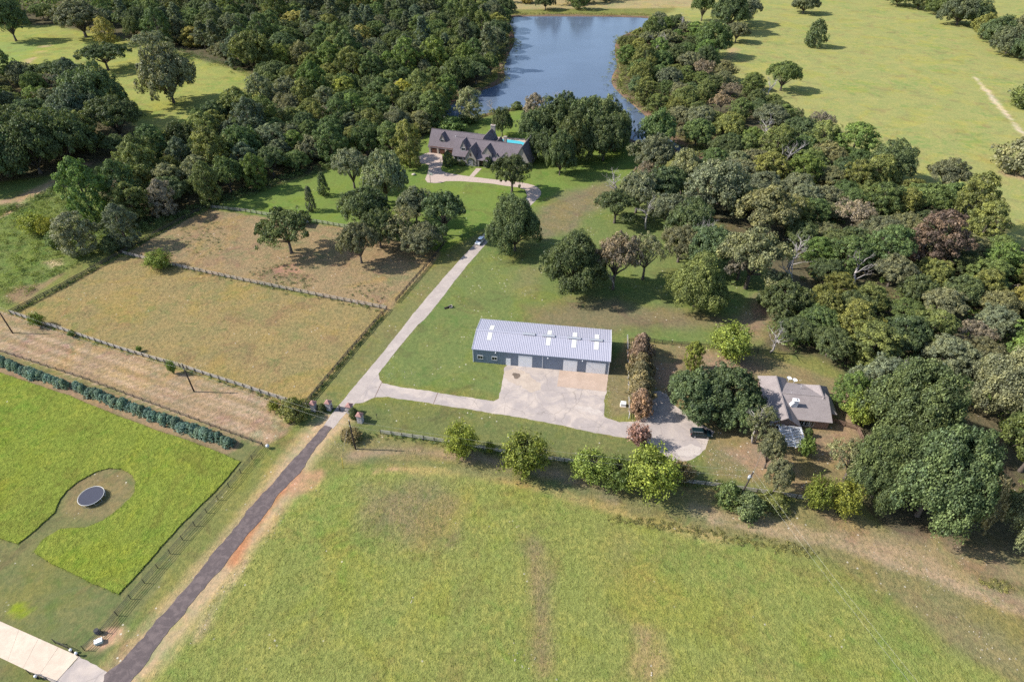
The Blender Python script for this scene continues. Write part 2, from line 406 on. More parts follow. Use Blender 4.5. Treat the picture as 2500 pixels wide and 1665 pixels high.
    for bp, a in (([(1580, 880), (1660, 890), (1650, 960), (1600, 950)], .7), ([(1690, 850), (1800, 870), (1860, 900), (1780, 930), (1700, 890)], .7), ([(1760, 1100), (1900, 1060), (1950, 1180), (1840, 1160)], .75),
                  ([(2050, 930), (2090, 1000), (2120, 1080), (2040, 1040)], .8), ([(1940, 1050), (2080, 1040), (2110, 1120), (1990, 1120)], .5)):
        poly(bp, EARTH, (.6, .5, .7), feather=5, rough=5, amt=a)
    # paddocks
    poly([(505, 510), (856, 560), (1080, 615), (967, 738), (945, 760), (700, 708), (446, 656), (298, 622)], (0.212, 0.170, 0.094), (.65, .8, .3), feather=1.5)
    poly([(298, 624), (446, 658), (700, 712), (942, 762), (850, 866), (740, 990), (595, 948), (297, 857), (27, 768)], (0.205, 0.172, 0.078), (.6, .75, .25), feather=1.2)
    poly([(650, 655), (720, 640), (740, 665), (690, 680)], (0.30, 0.17, 0.115), (.4, .4, .3), feather=2, rough=2, amt=.8)
    poly([(-200, 700), (27, 770), (297, 860), (595, 950), (735, 1000), (700, 1060), (642, 1092), (416, 1008), (202, 928), (0, 862), (-200, 800)], (0.232, 0.178, 0.108), (.6, .75, .2), feather=1.2)
    for k in range(12):                            # mown swaths in the strip
        t = (k + .6) / 12.6
        a = (-60, 752 + 95 * t); b_ = (700 - 40 * t, 995 + 85 * t)
        m = [(a[0] + (b_[0] - a[0]) * q, a[1] + (b_[1] - a[1]) * q + 8 * math.sin(q * 5 + k)) for q in np.linspace(0, 1, 9)]
        line(m, 0.55, (0.35, 0.28, 0.195) if k % 2 else (0.20, 0.165, 0.085), (.7, .8, .2), feather=1.1, rough=1.1, amt=.85)
    # left gully: weeds, sand, track
    poly([(-200, 470), (180, 425), (330, 545), (320, 590), (260, 600), (130, 680), (27, 750), (-200, 760)], WEED, (.35, 1.0, .1), feather=3)
    line([(-40, 500), (40, 490), (120, 450), (200, 405)], 5, (0.30, 0.22, 0.13), (.5, .4, .3), feather=3, rough=2.5)
    line([(-60, 560), (20, 520), (80, 480), (130, 450)], 1.6, (0.42, 0.30, 0.19), (.5, .3, .3), feather=1.5, rough=1.5)
    poly([(110, 640), (150, 632), (155, 648), (125, 655)], (0.42, 0.33, 0.2), (.4, .3, .3), feather=2, rough=2, amt=.8)
    poly([(20, 700), (110, 690), (150, 670), (60, 745), (10, 740)], (0.23, 0.16, 0.10), (.5, .5, .3), feather=2, rough=3, amt=.7)
    line([(-20, 190), (60, 160), (95, 130), (112, 112)], 2.2, (0.33, 0.25, 0.16), (.5, .2, .2), feather=2)
    # left mown lawn + hedge bed
    poly([(-300, 800), (0, 862), (202, 928), (416, 1008), (642, 1092), (560, 1200), (420, 1380), (290, 1560), (200, 1665), (100, 1760), (-300, 1700)], (0.125, 0.135, 0.056), (.5, .35, .2), feather=1.0)
    line([(-100, 850), (0, 890), (202, 960), (416, 1035), (560, 1088)], 4.5, (0.25, 0.17, 0.11), (.5, .4, .2), feather=1.2, rough=1.5, amt=.75)
    poly([(120, 1190), (165, 1205), (150, 1250), (260, 1275), (330, 1200), (330, 1160), (270, 1140), (190, 1170)], (0.165, 0.140, 0.070), (.55, .35, .5), feather=2, amt=.8)
    poly([(15, 1500), (30, 1470), (60, 1468), (70, 1490), (95, 1475), (60, 1510)], (0.19, 0.24, 0.02), (.1, .4, 0), feather=1, rough=1.2, amt=.8)
    # front field
    poly([(300, 1700), (420, 1560), (560, 1390), (690, 1240), (760, 1175), (900, 1140), (1080, 1135), (1300, 1190), (1540, 1265), (1720, 1312), (1950, 1352), (2080, 1400), (2220, 1500), (2330, 1590), (2700, 1800), (2600, 2100), (200, 2100)],
         FIELD, (.4, 1.0, .12), feather=2.5, rough=3)
    for bp, a in (([(880, 1180), (1000, 1165), (1120, 1220), (1100, 1330), (1000, 1330), (860, 1260)], .8), ([(1040, 1240), (1090, 1235), (1090, 1320), (1050, 1325)], .6)):
        poly(bp, (0.178, 0.158, 0.080), (.55, 1.0, .2), feather=8, rough=8, amt=min(1, a * 1.15))
    line([(1295, 1330), (1310, 1400), (1320, 1480), (1325, 1560), (1322, 1640)], 3.8, (0.18, 0.140, 0.085), (.6, 1, .2), feather=4, rough=3.5, amt=.7)
    poly([(1545, 1520), (1610, 1540), (1620, 1620), (1590, 1670), (1540, 1640)], (0.24, 0.185, 0.095), (.7, .8, .4), feather=4, rough=4, amt=.85)
    poly([(1480, 1290), (1560, 1300), (1600, 1430), (1560, 1480), (1480, 1400)], (0.19, 0.17, 0.065), (.5, 1, .2), feather=9, rough=6, amt=.5)
    for k in range(9):
        q = k / 8.0; a = (760 + 190 * k, 1150 + 22 * k); b_ = (520 + 205 * k, 1700)
        line([(a[0] + (b_[0] - a[0]) * t + 9 * math.sin(6 * t + k), a[1] + (b_[1] - a[1]) * t) for t in np.linspace(0, 1, 8)], 1.0, (0.165, 0.180, 0.050) if k % 2 else (0.215, 0.220, 0.060), (.5, 1.0, .1), feather=2.4, rough=1.6, amt=.55)
    for pts in ([(690, 1330), (715, 1380), (712, 1420), (690, 1470), (640, 1560)], [(740, 1370), (745, 1400), (730, 1440), (700, 1500)]):
        line(pts, .35, (0.10, 0.11, 0.035), (.3, .8, .1), feather=.9, rough=.5, amt=.6)
    # verge between the field and the front fence, swept by tyre tracks
    poly([(760, 1120), (835, 1070), (930, 1065), (1227, 1110), (1378, 1132), (1660, 1182), (1950, 1222), (2090, 1245), (2230, 1330), (2450, 1385), (2900, 1460), (2900, 1800), (2560, 1720), (2330, 1570), (2200, 1475), (2080, 1390), (1950, 1340),
          (1720, 1300), (1540, 1255), (1300, 1180), (1080, 1128), (900, 1135)], (0.165, 0.155, 0.066), (.5, .7, .35), feather=1.5, rough=2)
    line([(860, 1110), (1000, 1100), (1200, 1122), (1350, 1160), (1500, 1215)], 2.8, (0.225, 0.175, 0.12), (.6, .5, .3), feather=2.5, rough=2.5, amt=.8)
    line([(950, 1145), (1150, 1148), (1400, 1215), (1620, 1285), (1780, 1320)], 2.0, (0.30, 0.235, 0.105), (.8, .8, .2), feather=2.2, rough=2, amt=.7)
    line([(900, 1120), (1100, 1140), (1400, 1190), (1700, 1255), (1850, 1290)], 1.6, (0.12, 0.135, 0.058), (.2, .8, .1), feather=2, rough=2.5, amt=.75)
    line([(1700, 1245), (1850, 1275), (2000, 1305), (2200, 1345), (2350, 1425), (2520, 1480)], 2.6, (0.29, 0.23, 0.15), (.7, .5, .5), feather=2, rough=3.0, amt=.58)
    line([(1740, 1272), (1900, 1305), (2060, 1335), (2260, 1400), (2420, 1470), (2600, 1530)], 1.6, (0.285, 0.225, 0.15), (.7, .5, .5), feather=1.8, rough=2, amt=.75)
    line([(2050, 1270), (2140, 1310), (2280, 1345), (2480, 1385)], 6, (0.25, 0.195, 0.13), (.6, .4, .5), feather=5, rough=5, amt=.45)
    poly([(2080, 1400), (2240, 1430), (2420, 1500), (2560, 1600), (2500, 1640), (2330, 1570), (2200, 1480)], (0.170, 0.158, 0.080), (.5, .7, .4), feather=5, rough=6, amt=.6)
    # dirt shoulders of the drive
    rd = sdist(road_cl, X, Y, False)
    near = Y < 103
    lay(np.where(near, rd + 4.6, -60), (0.30, 0.24, 0.125), (.6, .5, .3), feather=2.2, rough=1.8, amt=.75)
    lay(np.where(near, rd + 2.9, -60), (0.33, 0.255, 0.155), (.5, .3, .2), feather=1.0, rough=.8, amt=.85)
    line([(720, 1150), (690, 1185), (650, 1225), (600, 1310), (570, 1370)], 3.2, (0.36, 0.155, 0.075), (.3, .3, .2), feather=2.2, rough=2.4, amt=.9)
    line([(705, 1180), (780, 1155), (770, 1175), (720, 1200)], 2.6, (0.34, 0.20, 0.125), (.4, .4, .3), feather=2, rough=2.4, amt=.7)
    line([(600, 1370), (560, 1430), (520, 1490), (480, 1560)], 1.6, (0.34, 0.25, 0.165), (.5, .5, .9), feather=2, rough=2.4, amt=.7)
    for bp in ([(905, 1145), (935, 1140), (940, 1152), (912, 1160)], [(940, 1140), (975, 1138), (978, 1148), (945, 1152)]):
        poly(bp, (0.33, 0.20, 0.13), (.4, .4, .3), feather=1.6, rough=1.6, amt=.7)
    poly([(215, 1575), (262, 1530), (300, 1538), (290, 1560), (250, 1585)], (0.42, 0.28, 0.17), (.4, .3, .5), feather=1.2, rough=1.6, amt=.85)
    # right edge pasture track and bare spots
    line([(2380, 190), (2440, 260), (2500, 330), (2600, 420)], 1.6, (0.5, 0.42, 0.32), (.5, .2, .5), feather=1.6, rough=3, amt=.8)
    line([(2440, 540), (2420, 570), (2400, 600)], 6, (0.36, 0.25, 0.14), (.6, .3, .3), feather=4, amt=.8)
    line([(2470, 425), (2540, 440)], 7, (0.33, 0.24, 0.16), (.6, .4, .3), feather=4, amt=.7)
    line([(1700, 155), (1760, 165), (1790, 120)], 5, (0.33, 0.23, 0.14), (.6, .3, .3), feather=6, rough=5, amt=.6)
    # lake bank
    ld = sdist(LAKE, X, Y)
    lay(np.where(Y < 1000, 2.4 - np.abs(ld), -60), (0.165, 0.115, 0.080), (.5, .6, .2), feather=2.0, rough=1.6)
    lay(ld - 1.5, (0.09, 0.065, 0.04), (.3, .2, 0), feather=2)
    q = np.clip(ld / 5.0, 0, 1)
    Z = -2.2 * q * q * (3 - 2 * q)
    V = np.stack([X, Y, Z], 1); ny, nx = sh
    I = np.arange(ny * nx).reshape(sh)
    F = np.stack([I[:-1, :-1], I[:-1, 1:], I[1:, 1:], I[1:, :-1]], -1).reshape(-1, 4)
    one = np.ones((len(X), 1))
    m = arr_mesh('ground', V, F, grass_mat('ground_cover'), {'cover': ('POINT', 'FLOAT_COLOR', np.hstack([col, one])), 'wear': ('POINT', 'FLOAT_COLOR', np.hstack([wear, one]))})
    o = link('ground', m); o['kind'] = 'structure'
build_ground()

def water_mat(name, col, rough, bscale, bstr):
    t = NT(name); c = t.coord(); n = t.noise(c, bscale, 3, 0.6); n2 = t.noise(c, 0.02, 3, 0.6)
    cc = t.mix(t.ramp(n2, 0.4, 0.65), col, tuple(v * 1.15 for v in col))
    return t.pbr(cc, rough, 0, 0.5, t.bump(n, bstr, 0.05), IOR=1.33)
x0 = min(p[0] for p in LAKE) - 3; x1 = max(p[0] for p in LAKE) + 3; y0 = min(p[1] for p in LAKE) - 3; y1 = max(p[1] for p in LAKE) + 3
sheet('water', [(x0, y0), (x1, y0), (x1, y1), (x0, y1)], -0.55, water_mat('pond_water', (0.085, 0.115, 0.165), 0.16, 0.5, 0.07))

# drives, roads, slabs ------------------------------------------------
M['drive'] = paving('worn_drive', (0.345, 0.295, 0.265), (0.40, 0.345, 0.305), 0.25, 0.15)
M['apron'] = paving('cracked_apron', (0.330, 0.285, 0.262), (0.43, 0.365, 0.315), 0.2, 0.45)
M['pad'] = paving('tan_slab', (0.385, 0.290, 0.225), (0.43, 0.325, 0.255), 0.3, 0.0)
M['asphalt'] = paving('fresh_asphalt', (0.095, 0.075, 0.074), (0.138, 0.108, 0.103), 0.8, 0.0, bump=0.8)
M['concrete'] = paving('pale_concrete', (0.50, 0.41, 0.32), (0.55, 0.455, 0.355), 0.3, 0.0)
M['brickpave'] = paving('tan_paving', (0.42, 0.335, 0.275), (0.38, 0.295, 0.25), 1.2, 0.0)
def ribbon(name, left, right, z, mat, jit=0.1, seed=1, thick=0.0):
    l = resample(smooth_poly(GP(left), 1, False), 0.8, jit, seed, False); r = resample(smooth_poly(GP(right), 1, False), 0.8, jit, seed + 7, False)
    return sheet(name, l + r[::-1], z, mat, thick)
ribbon('driveway', [(790, 1040), (817, 999), (838, 978), (867, 940), (912, 889), (983, 800), (1016, 757), (1105, 653), (1159, 596), (1191, 560), (1232, 528), (1268, 500), (1290, 478)],
       [(813, 1046), (836, 1018), (859, 995), (890, 958), (925, 910), (1013, 800), (1046, 771), (1130, 660), (1182, 601), (1212, 568), (1262, 533), (1296, 503), (1318, 478)], 0.016, M['drive'], 0.08, 3)
side = [(846, 985), (872, 950), (906, 908), (924, 911), (926, 926), (934, 935), (954, 940), (986, 946), (1061, 957), (1135, 969), (1205, 979), (1217, 973), (1224, 949), (1231, 898), (1240, 891), (1365, 902), (1484, 915),
        (1482, 955), (1474, 978), (1476, 1018), (1512, 1030), (1548, 1030), (1572, 1019), (1580, 958), (1612, 954), (1630, 964), (1648, 990), (1678, 1014), (1712, 1035), (1744, 1053), (1728, 1076), (1722, 1096), (1712, 1107),
        (1687, 1122), (1655, 1129), (1616, 1112), (1580, 1080), (1521, 1068), (1497, 1065), (1408, 1047), (1319, 1028), (1200, 1008), (1046, 984), (948, 969), (915, 970), (886, 983)]
sheet('side_drive', resample(GP(side), 0.8, 0.14, 5), 0.008, M['apron'])
sheet('workshop_slab', GP([(1366, 904), (1485, 914.6), (1480, 956), (1360, 943)]), 0.03, M['pad'], 0.02)
asp = ([(252, 1665), (259, 1643), (291, 1622), (312, 1598), (372, 1524), (416, 1482), (455, 1432), (505, 1372), (544, 1322), (580, 1280), (612, 1238), (704, 1136), (743, 1091), (793, 1038)],
       [(315, 1668), (366, 1610), (398, 1554), (464, 1479), (499, 1435), (532, 1396), (583, 1334), (618, 1289), (650, 1252), (692, 1192), (743, 1142), (766, 1100), (811, 1044)])
asp = ([(200, 1760), (225, 1700)] + asp[0], [(230, 1770), (270, 1720)] + asp[1])
ribbon('asphalt_road', asp[0], asp[1], 0.05, M['asphalt'], 0.24, 11, 0.05)
sheet('entrance_apron', resample(GP([(193, 1602), (215, 1612), (262, 1640), (262, 1700), (120, 1690), (134, 1668)]), 0.6, 0.1, 9), 0.012, M['apron'])
cd = link('concrete_drive', None); cd['kind'] = 'structure'
A0, A1 = G(-90, 1476), G(193, 1602); B0, B1 = G(-90, 1562), G(134, 1668)
for k in range(6):
    t0, t1 = k / 6, (k + 1) / 6 - 0.0015
    L = lambda a, b, t: (a[0] + (b[0] - a[0]) * t, a[1] + (b[1] - a[1]) * t)
    q = [L(A0, A1, t0), L(A0, A1, t1), L(B0, B1, t1), L(B0, B1, t0)]
    MB().prism(q, -0.05, 0.06).build('slab', M['concrete'], cd)
house_drive = [(1012, 388), (1047, 371), (1079, 373.5), (1082, 397), (1074, 416), (1095, 424), (1145, 431), (1199, 438), (1240, 442), (1282, 447), (1309, 455), (1321, 465), (1321, 478), (1303, 494),
               (1288, 486), (1286, 475), (1281, 460), (1224, 453), (1197, 448), (1095, 441), (1070, 449), (1035, 445), (1046, 418), (1047, 400), (1012, 400)]
sheet('house_drive', resample(smooth_poly(GP(house_drive), 1), 1.0, 0.05, 2), 0.022, M['brickpave'])
sheet('front_walk', GP([(1163, 411), (1176, 412), (1157, 432), (1146, 431)]), 0.03, M['brickpave'], 0.02)
# raised bright lawn: thick uncut grass with a cut edge
lawn_px = [(-120, 850), (0, 911), (166, 966), (267, 1008), (386, 1053), (476, 1082), (535, 1106), (587, 1128), (526, 1200), (446, 1277), (357, 1378), (290, 1452), (193, 1408), (125, 1375), (83, 1348),
           (104, 1319), (149, 1292), (208, 1289), (253, 1271), (297, 1239), (321, 1215), (330, 1201), (331, 1177), (321, 1157), (297, 1145), (267, 1143), (232, 1154), (190, 1177), (160, 1201), (146, 1222), (134, 1252),
           (89, 1292), (45, 1328), (0, 1316), (-120, 1270)]
sheet('uncut_lawn', resample(GP(lawn_px), 0.25, 0.11, 21), 0.24, grass_mat('uncut_grass', (0.162, 0.198, 0.036), 1.1), 0.24)
sheet('pool', GP([(1226, 340), (1268, 345), (1290, 352), (1284, 368), (1240, 362), (1226, 356)]), 0.04, water_mat('pool_water', (0.06, 0.42, 0.50), 0.1, 2, 0.2))
sheet('pool_deck', GP([(1205, 334), (1290, 340), (1304, 352), (1294, 374), (1205, 366)]), 0.025, M['brickpave'])

# ================================================================== TREES
def unit(v): return v / (np.linalg.norm(v, axis=-1, keepdims=True) + 1e-9)
def rdir(rng, n): return unit(rng.normal(size=(n, 3)))
def leaf_mesh(name, P, Nn, size, pv, rng, aspect=0.8):
    n = len(P); Nn = unit(Nn); r = rdir(rng, n)
    t1 = unit(np.cross(Nn, r)); t2 = np.cross(Nn, t1) * aspect
    s = (size * rng.uniform(.5, 1.0, n) ** .8 * rng.choice([1.0, 1.5], n))[:, None]
    k = rng.uniform(.6, 1.1, (n, 4, 1))
    V = np.stack([P + t1 * s * k[:, 0], P + t2 * s * k[:, 1], P - t1 * s * k[:, 2], P - t2 * s * k[:, 3]], 1).reshape(-1, 3)
    F = np.arange(4 * n).reshape(n, 4)
    return arr_mesh(name, V, F, M['leaf'], {'lv': ('FACE', 'FLOAT', rng.random(n)), 'pv': ('FACE', 'FLOAT', pv)})
def puffs_to_leaves(rng, C, D, pr, per, sq=0.85):
    """C puff centres, D outward directions, pr radii -> leaf points, normals, puff tint"""
    n = len(C); d = rdir(rng, n * per).reshape(n, per, 3) + D[:, None, :] * 0.65
    d[..., 2] += 0.18; d = unit(d)
    rad = pr[:, None, None] * (0.45 + 0.6 * rng.random((n, per, 1)) ** 0.6)
    P = C[:, None, :] + d * rad * np.array([1, 1, sq])
    Nn = d * 0.75 + rdir(rng, n * per).reshape(n, per, 3) * 0.55 + np.array([0, 0, .25])
    pv = np.repeat(rng.random(n)[:, None], per, 1)
    return P.reshape(-1, 3), Nn.reshape(-1, 3), pv.ravel()
def limbs(mb, rng, base_r, fork, targets, lean=(0, 0), gnarl=0.25, sides=6):
    f = Vector((lean[0], lean[1], fork))
    mb.tube([(0, 0, -0.3), (lean[0] * .1, lean[1] * .1, 0.4), (lean[0] * .5, lean[1] * .5, fork * .5), f], [base_r * 1.5, base_r * 1.05, base_r * .9, base_r * .8], sides)
    for T in targets:
        T = Vector(T); m = f.lerp(T, 0.5) + Vector((rng.uniform(-1, 1), rng.uniform(-1, 1), rng.uniform(-.3, .8))) * gnarl * (T - f).length * .4
        mb.tube([f - Vector((0, 0, base_r * .5)), f.lerp(m, .5), m, T], [base_r * .55, base_r * .42, base_r * .3, base_r * .1], 5)
        for _ in range(2):
            q = m.lerp(T, rng.uniform(.1, .8)); e = q + Vector((rng.uniform(-1, 1), rng.uniform(-1, 1), rng.uniform(-.2, .8))) * (T - f).length * .3
            mb.tube([q, q.lerp(e, .5) + Vector((0, 0, .1)), e], [base_r * .22, base_r * .14, base_r * .05], 4)

PROTO = {}
def proto(kind, var, R, H, trunk, crown, bare=None):
    PROTO.setdefault(kind, []).append((R, H, trunk, crown))

def mk_dome(kind, seed, R, H, z0f, nl, npf, per, leaf, flat=.75, sparse=1.0, spread=.72, lobe=(.22, .44), zb=.22):
    rng = np.random.default_rng(seed); z0 = H * z0f; L = []; ga = 2.39996; off = rng.uniform(0, 6)
    for i in range(nl):
        u = (i + .5) / nl; a = off + i * ga + rng.uniform(-.3, .3); rad = R * spread * math.sqrt(u) * rng.uniform(.85, 1.12)
        zc = z0 + (H - z0) * (zb + (.72 - zb) * (1 - (rad / R) ** 1.6) + rng.uniform(-.12, .10))
        rl = R * rng.uniform(*lobe); zc = min(zc, H - rl * flat * .9)
        L.append((rad * math.cos(a), rad * math.sin(a), zc, rl))
    C = []; D = []; pr = []
    for (x, y, z, rl) in L:
        d = rdir(rng, npf * 2); d = d[d[:, 2] > -0.45][:npf]
        c = np.array([x, y, z]) + d * rl * rng.uniform(.62, 1.02, (len(d), 1)) * np.array([1, 1, flat])
        keep = np.ones(len(c), bool)
        for (x2, y2, z2, r2) in L:
            if (x2, y2) != (x, y): keep &= (((c - np.array([x2, y2, z2])) / np.array([1, 1, flat])) ** 2).sum(1) > (r2 * .55) ** 2
        keep &= rng.random(len(c)) < sparse
        far_ = rng.random(len(c)) < .16; c = np.where(far_[:, None], np.array([x, y, z]) + (c - np.array([x, y, z])) * rng.uniform(1.12, 1.38, (len(c), 1)), c)
        q_ = rng.uniform(.07, .175, len(c)) * np.where(far_, .55, 1.0) * R
        C.append(c[keep]); D.append(d[keep]); pr.append(q_[keep])
    C = np.vstack(C); D = np.vstack(D); pr = np.concatenate(pr)
    P, Nn, pv = puffs_to_leaves(rng, C, D, pr, per)
    cm = leaf_mesh(kind + '_crown', P, Nn, np.full(len(P), leaf), pv, rng)
    mb = MB(); limbs(mb, random.Random(seed), 0.042 * H * (R / H) ** .3, z0 + 0.12 * (H - z0), [(l[0] * .9, l[1] * .9, l[2]) for l in L])
    proto(kind, seed, R, H, mb.mesh(kind + '_trunk', M['bark']), cm)
def mk_tall(kind, seed, R, H, z0f, prof, npuff, per, leaf, pr_=(.14, .26), droop=0.0, rough=.28):
    """crown as a lumpy solid of revolution: prof(t) -> radius fraction"""
    rng = np.random.default_rng(seed); z0 = H * z0f
    t = rng.random(npuff) ** 0.9; a = rng.uniform(0, 2 * math.pi, npuff)
    ph = rng.uniform(0, 6, 5)
    lump = 1 + rough * (np.sin(3 * a + 5 * t + ph[0]) * .5 + np.sin(5 * a - 9 * t + ph[1]) * .5 + np.sin(2 * a + 14 * t + ph[2]) * .6)
    rr = R * np.array([prof(q) for q in t]) * lump * rng.uniform(.55, 1.0, npuff)
    C = np.stack([rr * np.cos(a), rr * np.sin(a), z0 + (H - z0) * t * .97], 1)
    D = np.stack([np.cos(a), np.sin(a), 0.3 + 1.4 * (t - .4)], 1); D = unit(D)
    pr = rng.uniform(*pr_, npuff) * R
    P, Nn, pv = puffs_to_leaves(rng, C, D, pr, per)
    cm = leaf_mesh(kind + '_crown', P, Nn, np.full(len(P), leaf), pv, rng)
    mb = MB(); mb.tube([(0, 0, -.3), (0, 0, H * .3), (rng.uniform(-.2, .2), 0, H * .6), (0, 0, H * .93)], [R * .075, R * .06, R * .04, R * .012], 6)
    for k in range(8):
        q = int(rng.integers(npuff)); e = C[q]; mb.tube([(0, 0, max(z0 * .8, e[2] - .2 * H)), tuple(e * np.array([.5, .5, 1]) - np.array([0, 0, .06 * H])), tuple(e)], [R * .03, R * .02, R * .006], 4)
    proto(kind, seed, R, H, mb.mesh(kind + '_trunk', M['bark']), cm)
def mk_wisp(kind, seed, R, H, shoots, per, leaf, up=.75):
    rng = np.random.default_rng(seed); P = []; Nn = []; pv = []; mb = MB()
    for i in range(shoots):
        a = rng.uniform(0, 6.283); el = rng.uniform(.12, 1.0) ** up; rr = R * math.sqrt(1 - (el * .92) ** 2) * rng.uniform(.75, 1.1); zt = H * (.25 + .75 * el) * rng.uniform(.8, 1.06)
        b = np.array([.12 * R * math.cos(a), .12 * R * math.sin(a), .05 * H]); e = np.array([rr * math.cos(a), rr * math.sin(a), zt])
        m = (b + e) / 2 + np.array([0, 0, .16 * H]); u = (rng.random(per) ** .6)[:, None]
        c = (1 - u) ** 2 * b + 2 * u * (1 - u) * m + u * u * e; c[:, 2] -= (u[:, 0] ** 3) * .08 * H
        P.append(c + rng.normal(size=(per, 3)) * R * .06); dr = unit((e - b)[None]); Nn.append(rdir(rng, per) * .8 + unit(c - np.array([0, 0, H * .35])) * .8)
        pv.append(np.full(per, rng.random()))
        if i % 6 == 0: mb.tube([tuple(b * .6 - np.array([0, 0, .1])), tuple(m * .9), tuple(b * .3 + e * .7)], [R * .03, R * .018, R * .006], 4)
    cm = leaf_mesh(kind + '_crown', np.vstack(P), np.vstack(Nn), np.full(shoots * per, leaf), np.concatenate(pv), rng, 0.5)
    proto(kind, seed, R, H, mb.mesh(kind + '_stem', M['bark']), cm)
def mk_dead(kind, seed, R, H, depth=4, crooked=.5):
    rng = random.Random(seed); tr = MB(); br = MB()
    def grow(p, d, L, r, k, mb):
        d = d.normalized(); pts = [p]; rad = [r]
        for s in range(3):
            d = (d + Vector((rng.uniform(-1, 1), rng.uniform(-1, 1), rng.uniform(-.35, .55))) * crooked * .45).normalized()
            pts.append(pts[-1] + d * L / 3); rad.append(r * (1 - .2 * (s + 1)))
        mb.tube(pts, rad, 6 if k == depth else 4)
        if k == 0: return
        for c in range(rng.choice((2, 3, 3)) if k < depth else 6):
            q = pts[rng.choice((1, 2, 3)) if k < depth else (2, 3, 3, 3, 2, 1)[c]]
            nd = (d + Vector((rng.uniform(-1, 1), rng.uniform(-1, 1), rng.uniform(-.15, .7))) * 1.05)
            grow(q, nd, L * rng.uniform(.5, .72), r * rng.uniform(.4, .52), k - 1, br)
    grow(Vector((0, 0, -.3)), Vector((rng.uniform(-.1, .1), rng.uniform(-.1, .1), 1)), H * .45, R * .075, depth, tr)
    proto(kind, seed, R, H, tr.mesh(kind + '_trunk', M['deadwood']), br.mesh(kind + '_branches', M['deadwood']))

ov = lambda t: (max(0.0, 1 - abs(2 * (t * .92) - .78) ** 2.3)) ** .5
cone = lambda t: (1 - t) ** .75 * .95 + .05
egg = lambda t: math.sin(math.pi * min(1, (t * .93 + .07)) ** .8) ** .7
for s in range(5): mk_dome('oak', 100 + s, 7.5, 10.5 + .5 * s, .05, 17 + s, 34, 78, .18, flat=.85)
for s in range(3): mk_dome('open_oak', 200 + s, 7.5, 11, .14, 14, 24, 78, .18, sparse=.8, spread=.8, lobe=(.20, .34), flat=.62)
for s in range(3): mk_dome('low_oak', 300 + s, 7.5, 9, .01, 19, 34, 78, .185, flat=.9, zb=.14)
for s in range(2): mk_dome('great_oak', 350 + s, 10, 12.5, .01, 30, 40, 85, .175, flat=.85, zb=.15, lobe=(.16, .32), spread=.80)
for s in range(2): mk_dome('thin_oak', 700 + s, 7, 11, .15, 12, 20, 46, .17, sparse=.75, spread=.75, lobe=(.2, .34), flat=.65)
for s in range(4): mk_tall('tall_tree', 400 + s, 5.0, 14, .06, ov, 270, 70, .19, (.12, .23), rough=.34)
for s in range(2): mk_tall('pine', 500 + s, 3.6, 17, .30, lambda t: ((1 - t) ** .6) * .9 + .1, 150, 36, .26, (.16, .28), rough=.4)
for s in range(2): mk_tall('cedar', 600 + s, 2.2, 6.0, .03, lambda t: min(1, (t + .12) * 3.5) * ((1 - t) ** .7 * .92 + .06), 190, 28, .13, (.16, .28), rough=.18)
for s in range(2): mk_tall('round_bush', 650 + s, 2.6, 4.2, .02, egg, 150, 34, .16, (.18, .32), rough=.22)
for s in range(3): mk_wisp('wispy_shrub', 800 + s, 3.4, 6.0, 230, 34, .17)
for s in range(2): mk_wisp('spray_shrub', 850 + s, 2.0, 3.2, 130, 26, .14)
mk_tall('cypress', 900, 0.95, 2.3, .02, lambda t: (1 - t) ** .55 * .9 + .1, 110, 22, .09, (.22, .36), rough=.2)
for s in range(4): mk_dead('dead_tree', 950 + s, 4, 11, 4, .55 + .1 * s)

PAL = {'dark': (0.094, 0.126, 0.057), 'green': (0.110, 0.154, 0.056), 'deep': (0.082, 0.112, 0.052), 'grey': (0.156, 0.172, 0.105), 'olive': (0.160, 0.184, 0.062), 'lush': (0.126, 0.184, 0.052),
       'yellow': (0.240, 0.260, 0.055), 'bright': (0.178, 0.225, 0.052), 'brown': (0.225, 0.195, 0.150), 'brick': (0.245, 0.180, 0.140), 'red': (0.285, 0.172, 0.155), 'blue': (0.108, 0.136, 0.084), 'gold': (0.275, 0.240, 0.072), 'russet': (0.222, 0.192, 0.108),
       'plum': (0.130, 0.105, 0.092), 'pale': (0.190, 0.206, 0.110), 'spruce': (0.130, 0.205, 0.165)}
WORD = {'dark': 'dark green', 'green': 'mid green', 'deep': 'deep shadowy green', 'grey': 'grey-green', 'olive': 'olive green', 'lush': 'lush green', 'yellow': 'yellow-green', 'bright': 'bright green', 'brown': 'brownish',
        'brick': (0.30, 0.20, 0.15), 'red': 'reddish', 'brick': 'brick-red', 'blue': 'blue-green', 'gold': 'golden', 'russet': 'russet', 'plum': 'plum-coloured', 'pale': 'pale green', 'spruce': 'blue-green'}
NAME = {'oak': 'oak_tree', 'great_oak': 'oak_tree', 'open_oak': 'oak_tree', 'low_oak': 'oak_tree', 'thin_oak': 'oak_tree', 'tall_tree': 'broadleaf_tree', 'pine': 'pine_tree', 'cedar': 'cedar_tree', 'round_bush': 'bush', 'wispy_shrub': 'willowy_shrub',
        'spray_shrub': 'shrub', 'cypress': 'cypress_shrub', 'dead_tree': 'dead_tree'}
CAT = {'round_bush': 'bush', 'wispy_shrub': 'shrub', 'spray_shrub': 'shrub', 'cypress': 'shrub'}
TRNG = random.Random(77); PLACED = []
